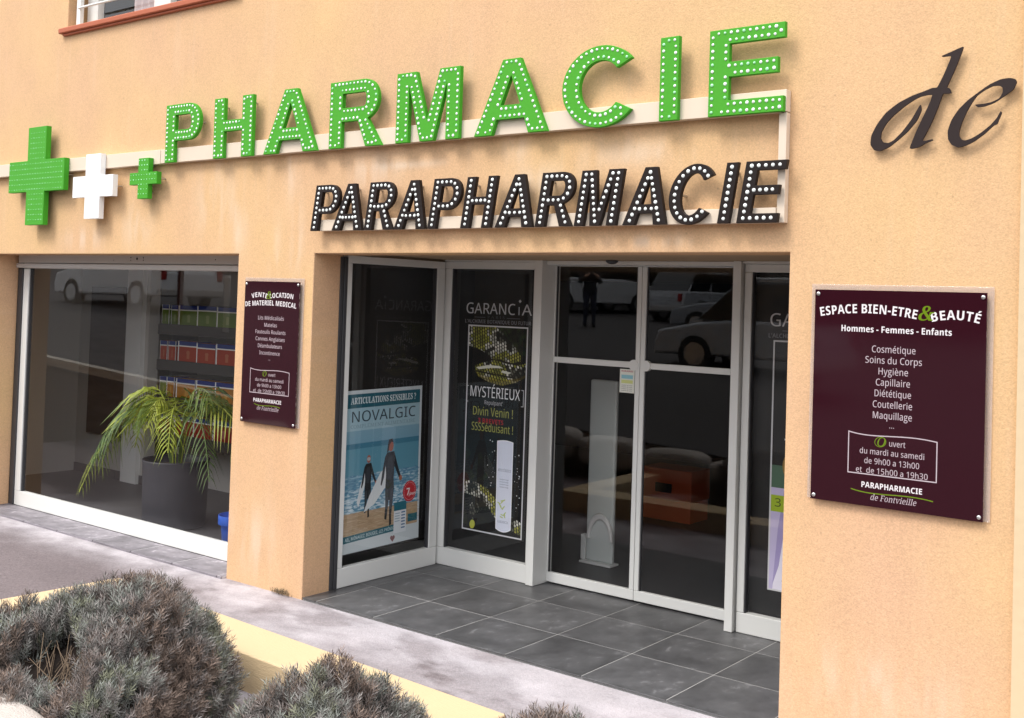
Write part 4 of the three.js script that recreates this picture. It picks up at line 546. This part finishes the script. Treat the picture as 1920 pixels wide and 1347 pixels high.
// ---------------------------------------------------------------- the street opposite (mirrored in the glass)
function makeCar(color, L, H, W, van) {
  const o = new THREE.Group(), h = H, paint = phys(color, 0.3, { clearcoat: 1, clearcoatRoughness: 0.05 });
  const bs = new THREE.Shape(); const belt = van ? h * 0.56 : h * 0.6;
  [[-L / 2 + 0.05, 0.28], [-L / 2, 0.45], [-L / 2 + 0.02, belt * 0.8], [-L / 2 + 0.1, belt], [L * 0.16, belt], [L * 0.3, belt * 0.94], [L / 2 - 0.1, belt * 0.78], [L / 2, belt * 0.55], [L / 2 - 0.03, 0.28]].forEach(([a, b], i) => i ? bs.lineTo(a, b) : bs.moveTo(a, b));
  const ex = (s, w, be) => { const g = new THREE.ExtrudeGeometry(s, { depth: w - 2 * be, bevelEnabled: true, bevelThickness: be, bevelSize: be * 0.7, bevelOffset: -be * 0.7, bevelSegments: 3 }); g.translate(0, 0, -w / 2 + be); return g; };
  mesh('body', ex(bs, W, 0.08), paint, o);
  const cs = new THREE.Shape(); const x0 = -L / 2 + (van ? 0.12 : 0.22), x1 = L * (van ? 0.32 : 0.18); [[x0, belt - 0.02], [x0 + (van ? 0.06 : 0.35), h - 0.07], [x1 - (van ? 0.75 : 0.8), h - 0.07], [x1, belt - 0.02]].forEach(([a, b], i) => i ? cs.lineTo(a, b) : cs.moveTo(a, b));
  const cab = mesh('cabin_glass', ex(cs, W - 0.22, 0.06), M.carGlass, o); mesh('roof', rbox(x0 + (van ? 0.05 : 0.33), x1 - (van ? 0.72 : 0.78), h - 0.09, h, -W / 2 + 0.14, W / 2 - 0.14, 0.03, 2), paint, o);
  for (const s of [-1, 1]) for (const u of [0.02, 0.5]) mesh('pillar', cyl([x0 + 0.05 + (x1 - x0 - 0.7) * u, belt - 0.03, s * (W / 2 - 0.11)], [x0 + (van ? 0.1 : 0.4) + (x1 - x0 - 1.2) * u, h - 0.07, s * (W / 2 - 0.16)], 0.035, 0.03, 6), paint, o);
  for (const sx of [-1, 1]) for (const sz of [-1, 1]) { const t = new THREE.CylinderGeometry(0.31, 0.31, 0.2, 28); t.rotateX(Math.PI / 2); const w = mesh('wheel', t, M.rubber, o); w.position.set(sx * L * 0.31, 0.31, sz * (W / 2 - 0.09)); const r = new THREE.CylinderGeometry(0.2, 0.2, 0.215, 16); r.rotateX(Math.PI / 2); mesh('rim', r, M.steel, w); }
  for (const s of [-1, 1]) { mesh('headlight', rbox(L / 2 - 0.14, L / 2 - 0.02, belt * 0.62, belt * 0.76, s * W * 0.36 - 0.14, s * W * 0.36 + 0.14, 0.03, 2), M.whiteAcrylic, o); mesh('tail_light', rbox(-L / 2 - 0.005, -L / 2 + 0.06, belt * 0.66, belt * 0.92, s * W * 0.42 - 0.07, s * W * 0.42 + 0.07, 0.02, 2), std([0.35, 0.02, 0.02], 0.3), o); }
  mesh('bumper', rbox(-L / 2 - 0.03, -L / 2 + 0.12, 0.3, 0.46, -W / 2 + 0.06, W / 2 - 0.06, 0.03, 2), M.whiteGrey, o); mesh('bumper', rbox(L / 2 - 0.13, L / 2 + 0.02, 0.28, 0.45, -W / 2 + 0.06, W / 2 - 0.06, 0.03, 2), M.whiteGrey, o);
  return o;
}
{
  const white = [0.75, 0.76, 0.78], silver = [0.45, 0.47, 0.5], grey = [0.3, 0.32, 0.35];
  for (const [c, L, H, W, van, x, z, turn, label] of [[white, 4.2, 1.75, 1.75, true, -16.3, 8.6, Math.PI, 'white van parked up the street, mirrored in the display window'], [white, 4.4, 1.85, 1.8, true, -12.6, 19, -1.2, 'white van mirrored in the left sliding door'], [silver, 4.0, 1.45, 1.7, false, -8.6, 19.5, -1.3, 'silver hatchback mirrored at the top of the right sliding door'], [grey, 4.0, 1.45, 1.7, false, -5.2, 15.5, Math.PI, 'grey hatchback mirrored behind the nearest parked car'], [silver, 4.3, 1.62, 1.75, true, -1.4, 8.6, Math.PI, 'silver people carrier nearest the shop, mirrored in the right sliding door'], [white, 4.8, 2.1, 1.9, true, 4.2, 13, Math.PI, 'tall white van mirrored in the fixed glass panel on the right']]) {
    const o = makeCar(c, L, H, W, van); o.name = numbered('parked_car'); o.userData = { label, category: 'car', group: 'cars parked across the street' }; o.position.set(x, deckY(x, z) - 0.015, z); o.rotation.y = turn; scene.add(o);
  }
  // posts
  for (const [x, z, h, c, label] of [[-12.4, 7, 2.6, [0.09, 0.03, 0.03], 'dark red post mirrored in the display window'], [-10.4, 6.6, 1.0, [0.6, 0.58, 0.56], 'short white post mirrored in the display window']]) { const o = thing('street_post', label, 'post', [x, deckY(x, z), z]); mesh('shaft', cyl([0, -0.02, 0], [0, h, 0], 0.06, 0.06, 14), std(c, 0.6), o); mesh('cap', cyl([0, h, 0], [0, h + 0.05, 0], 0.075, 0.05, 14), std(c, 0.6), o); }
}
{ // passer-by standing between the parked cars, seen only as a dark figure in the glass
  const o = thing('person', 'person in dark jacket and trousers standing across the street among the parked cars', 'person', [-9.1, 0, 14]); o.position.y = deckY(-9.1, 14); o.rotation.y = 2.4;
  const bones = [[0, 0.94, 0, 0, 1.2, 0.01, 0.15, 0.145], [0, 1.2, 0.01, 0, 1.4, 0, 0.155, 0.13], [-0.15, 1.4, 0, 0.15, 1.4, 0, 0.075, 0.075], [0, 1.42, 0, 0, 1.53, 0.01, 0.055, 0.05], [0, 1.6, 0.015, 0, 1.65, 0.01, 0.085, 0.095], [0, 1.6, 0.1, 0, 1.58, 0.1, 0.016, 0.018]];
  for (const q of [-1, 1]) bones.push([q * 0.09, 0.9, 0, q * 0.1, 0.5, 0.02, 0.095, 0.065], [q * 0.1, 0.5, 0.02, q * 0.11, 0.09, -0.01, 0.062, 0.042], [q * 0.11, 0.05, -0.03, q * 0.12, 0.035, 0.15, 0.042, 0.035], [q * 0.18, 1.4, 0, q * 0.25, 1.12, 0.0, 0.06, 0.048], [q * 0.25, 1.12, 0, q * 0.14, 1.25, 0.2, 0.046, 0.034], [q * 0.14, 1.25, 0.2, q * 0.06, 1.32, 0.25, 0.035, 0.028], [q * 0.095, 1.6, 0, q * 0.097, 1.63, 0, 0.018, 0.018]);
  const N = 88, mc = new MarchingCubes(N, std([1, 1, 1]), false, false, 120000); mc.isolation = 0;
  const cap = (x, y, z, b) => { const dx = b[3] - b[0], dy = b[4] - b[1], dz = b[5] - b[2], t = Math.max(0, Math.min(1, ((x - b[0]) * dx + (y - b[1]) * dy + (z - b[2]) * dz) / (dx * dx + dy * dy + dz * dz))); return Math.hypot(x - b[0] - t * dx, y - b[1] - t * dy, z - b[2] - t * dz) - (b[6] + (b[7] - b[6]) * t); };
  for (let k = 0; k < N; k++) for (let j = 0; j < N; j++) for (let i = 0; i < N; i++) { const x = (i / N * 2 - 1) * 0.9, y = (j / N * 2 - 1) * 0.9 + 0.88, z = (k / N * 2 - 1) * 0.9; let e = 0; for (const b of bones) e += Math.exp(-cap(x, y, z, b) / 0.018); mc.field[i + j * N + k * N * N] = Math.max(-1, 0.018 * Math.log(e + 1e-30)); }
  mc.update(); const n = mc.count, pos = mc.positionArray.slice(0, n * 3), nor = mc.normalArray.slice(0, n * 3), col = new Float32Array(n * 3);
  for (let i = 0; i < n; i++) { const x = pos[i * 3] *= 0.9, y = pos[i * 3 + 1] = pos[i * 3 + 1] * 0.9 + 0.88, z = pos[i * 3 + 2] *= 0.9; const c = y > 1.66 || (y > 1.57 && z < -0.02) ? [0.03, 0.02, 0.015] : y > 1.5 || (z > 0.2 && y > 1) ? [0.5, 0.3, 0.22] : y > 0.9 ? [0.025, 0.025, 0.03] : y > 0.09 ? [0.03, 0.035, 0.06] : [0.02, 0.02, 0.02]; col.set(c, i * 3); }
  const g = new THREE.BufferGeometry(); g.setAttribute('position', new THREE.BufferAttribute(pos, 3)); g.setAttribute('normal', new THREE.BufferAttribute(nor, 3)); g.setAttribute('color', new THREE.BufferAttribute(col, 3)); mesh('body', g, std([1, 1, 1], 0.85, { vertexColors: true }), o);
}
{ // trees and wall across the street
  const N = 2600, lg = new THREE.PlaneGeometry(0.34, 0.24), lm = new THREE.MeshStandardMaterial({ color: 0xffffff, roughness: 0.9, side: THREE.DoubleSide });
  const proto = (s0) => { const o = new THREE.Group(); mesh('trunk', merge([cyl([0, -0.3, 0], [0.1, 2.6, 0], 0.22, 0.15, 10), cyl([0.1, 2.4, 0], [1.2, 4.4, 0.5], 0.11, 0.05, 8), cyl([0.1, 2.5, 0], [-1.1, 4.6, -0.4], 0.11, 0.05, 8), cyl([0.1, 2.4, 0], [0.2, 5.4, -0.2], 0.12, 0.05, 8)]), std([0.08, 0.06, 0.045], 0.95), o);
    const im = new THREE.InstancedMesh(lg, lm, N); im.name = 'crown'; im.userData.kind = 'stuff'; im.castShadow = true; const m4 = new THREE.Matrix4(), col = new THREE.Color(), cl = Array.from({ length: 26 }, () => [rr(-2.3, 2.3), rr(1.4, 6.4), rr(-2, 2), rr(0.6, 1.25)]);
    for (let i = 0; i < N; i++) { const [a, b, c, r] = cl[i % 26], d = new THREE.Vector3(rr(-1, 1), rr(-1, 1), rr(-1, 1)).normalize().multiplyScalar(r * Math.pow(rnd(), 0.4)); m4.compose(new THREE.Vector3(a + d.x, b + d.y * 0.8, c + d.z), new THREE.Quaternion().setFromEuler(new THREE.Euler(rnd() * 6, rnd() * 6, rnd() * 6)), new THREE.Vector3(1, 1, 1).multiplyScalar(rr(0.7, 1.5))); im.setMatrixAt(i, m4); const k = rr(0.6, 1.3); col.setRGB(0.045 * k, 0.06 * k, 0.03 * k); im.setColorAt(i, col); } o.add(im); return o; };
  const ps = [proto(1), proto(2)];
  for (let k = 0; k < 15; k++) { const x = 9 - k * 3.7 + rr(-0.6, 0.6), z = 25 + rr(-1, 2.5), o = k < 2 ? ps[k] : ps[k % 2].clone(); o.name = numbered('street_tree'); o.userData = { label: 'dark leafy tree in the row across the street, mirrored in the glass', category: 'tree', group: 'trees across the street' }; o.position.set(x, deckY(x, z), z); o.rotation.y = rnd() * 6.28; const s = rr(0.9, 1.2); o.scale.set(s, s, s); scene.add(o); }
  const w = thing('boundary_wall', 'long grey wall across the street behind the trees', 'wall', [-20, 0, 29.5]); mesh('wall_body', box(-32, 32, -0.3, 6.2, -0.2, 0.2), std([0.16, 0.15, 0.14], 0.9), w); mesh('wall_coping', box(-32.1, 32.1, 6.201, 6.3, -0.28, 0.28), std([0.3, 0.29, 0.28], 0.9), w);
}
scene.traverse((o) => { if (o.isMesh) { o.castShadow = true; o.receiveShadow = true; } });
renderer.render(scene, camera);
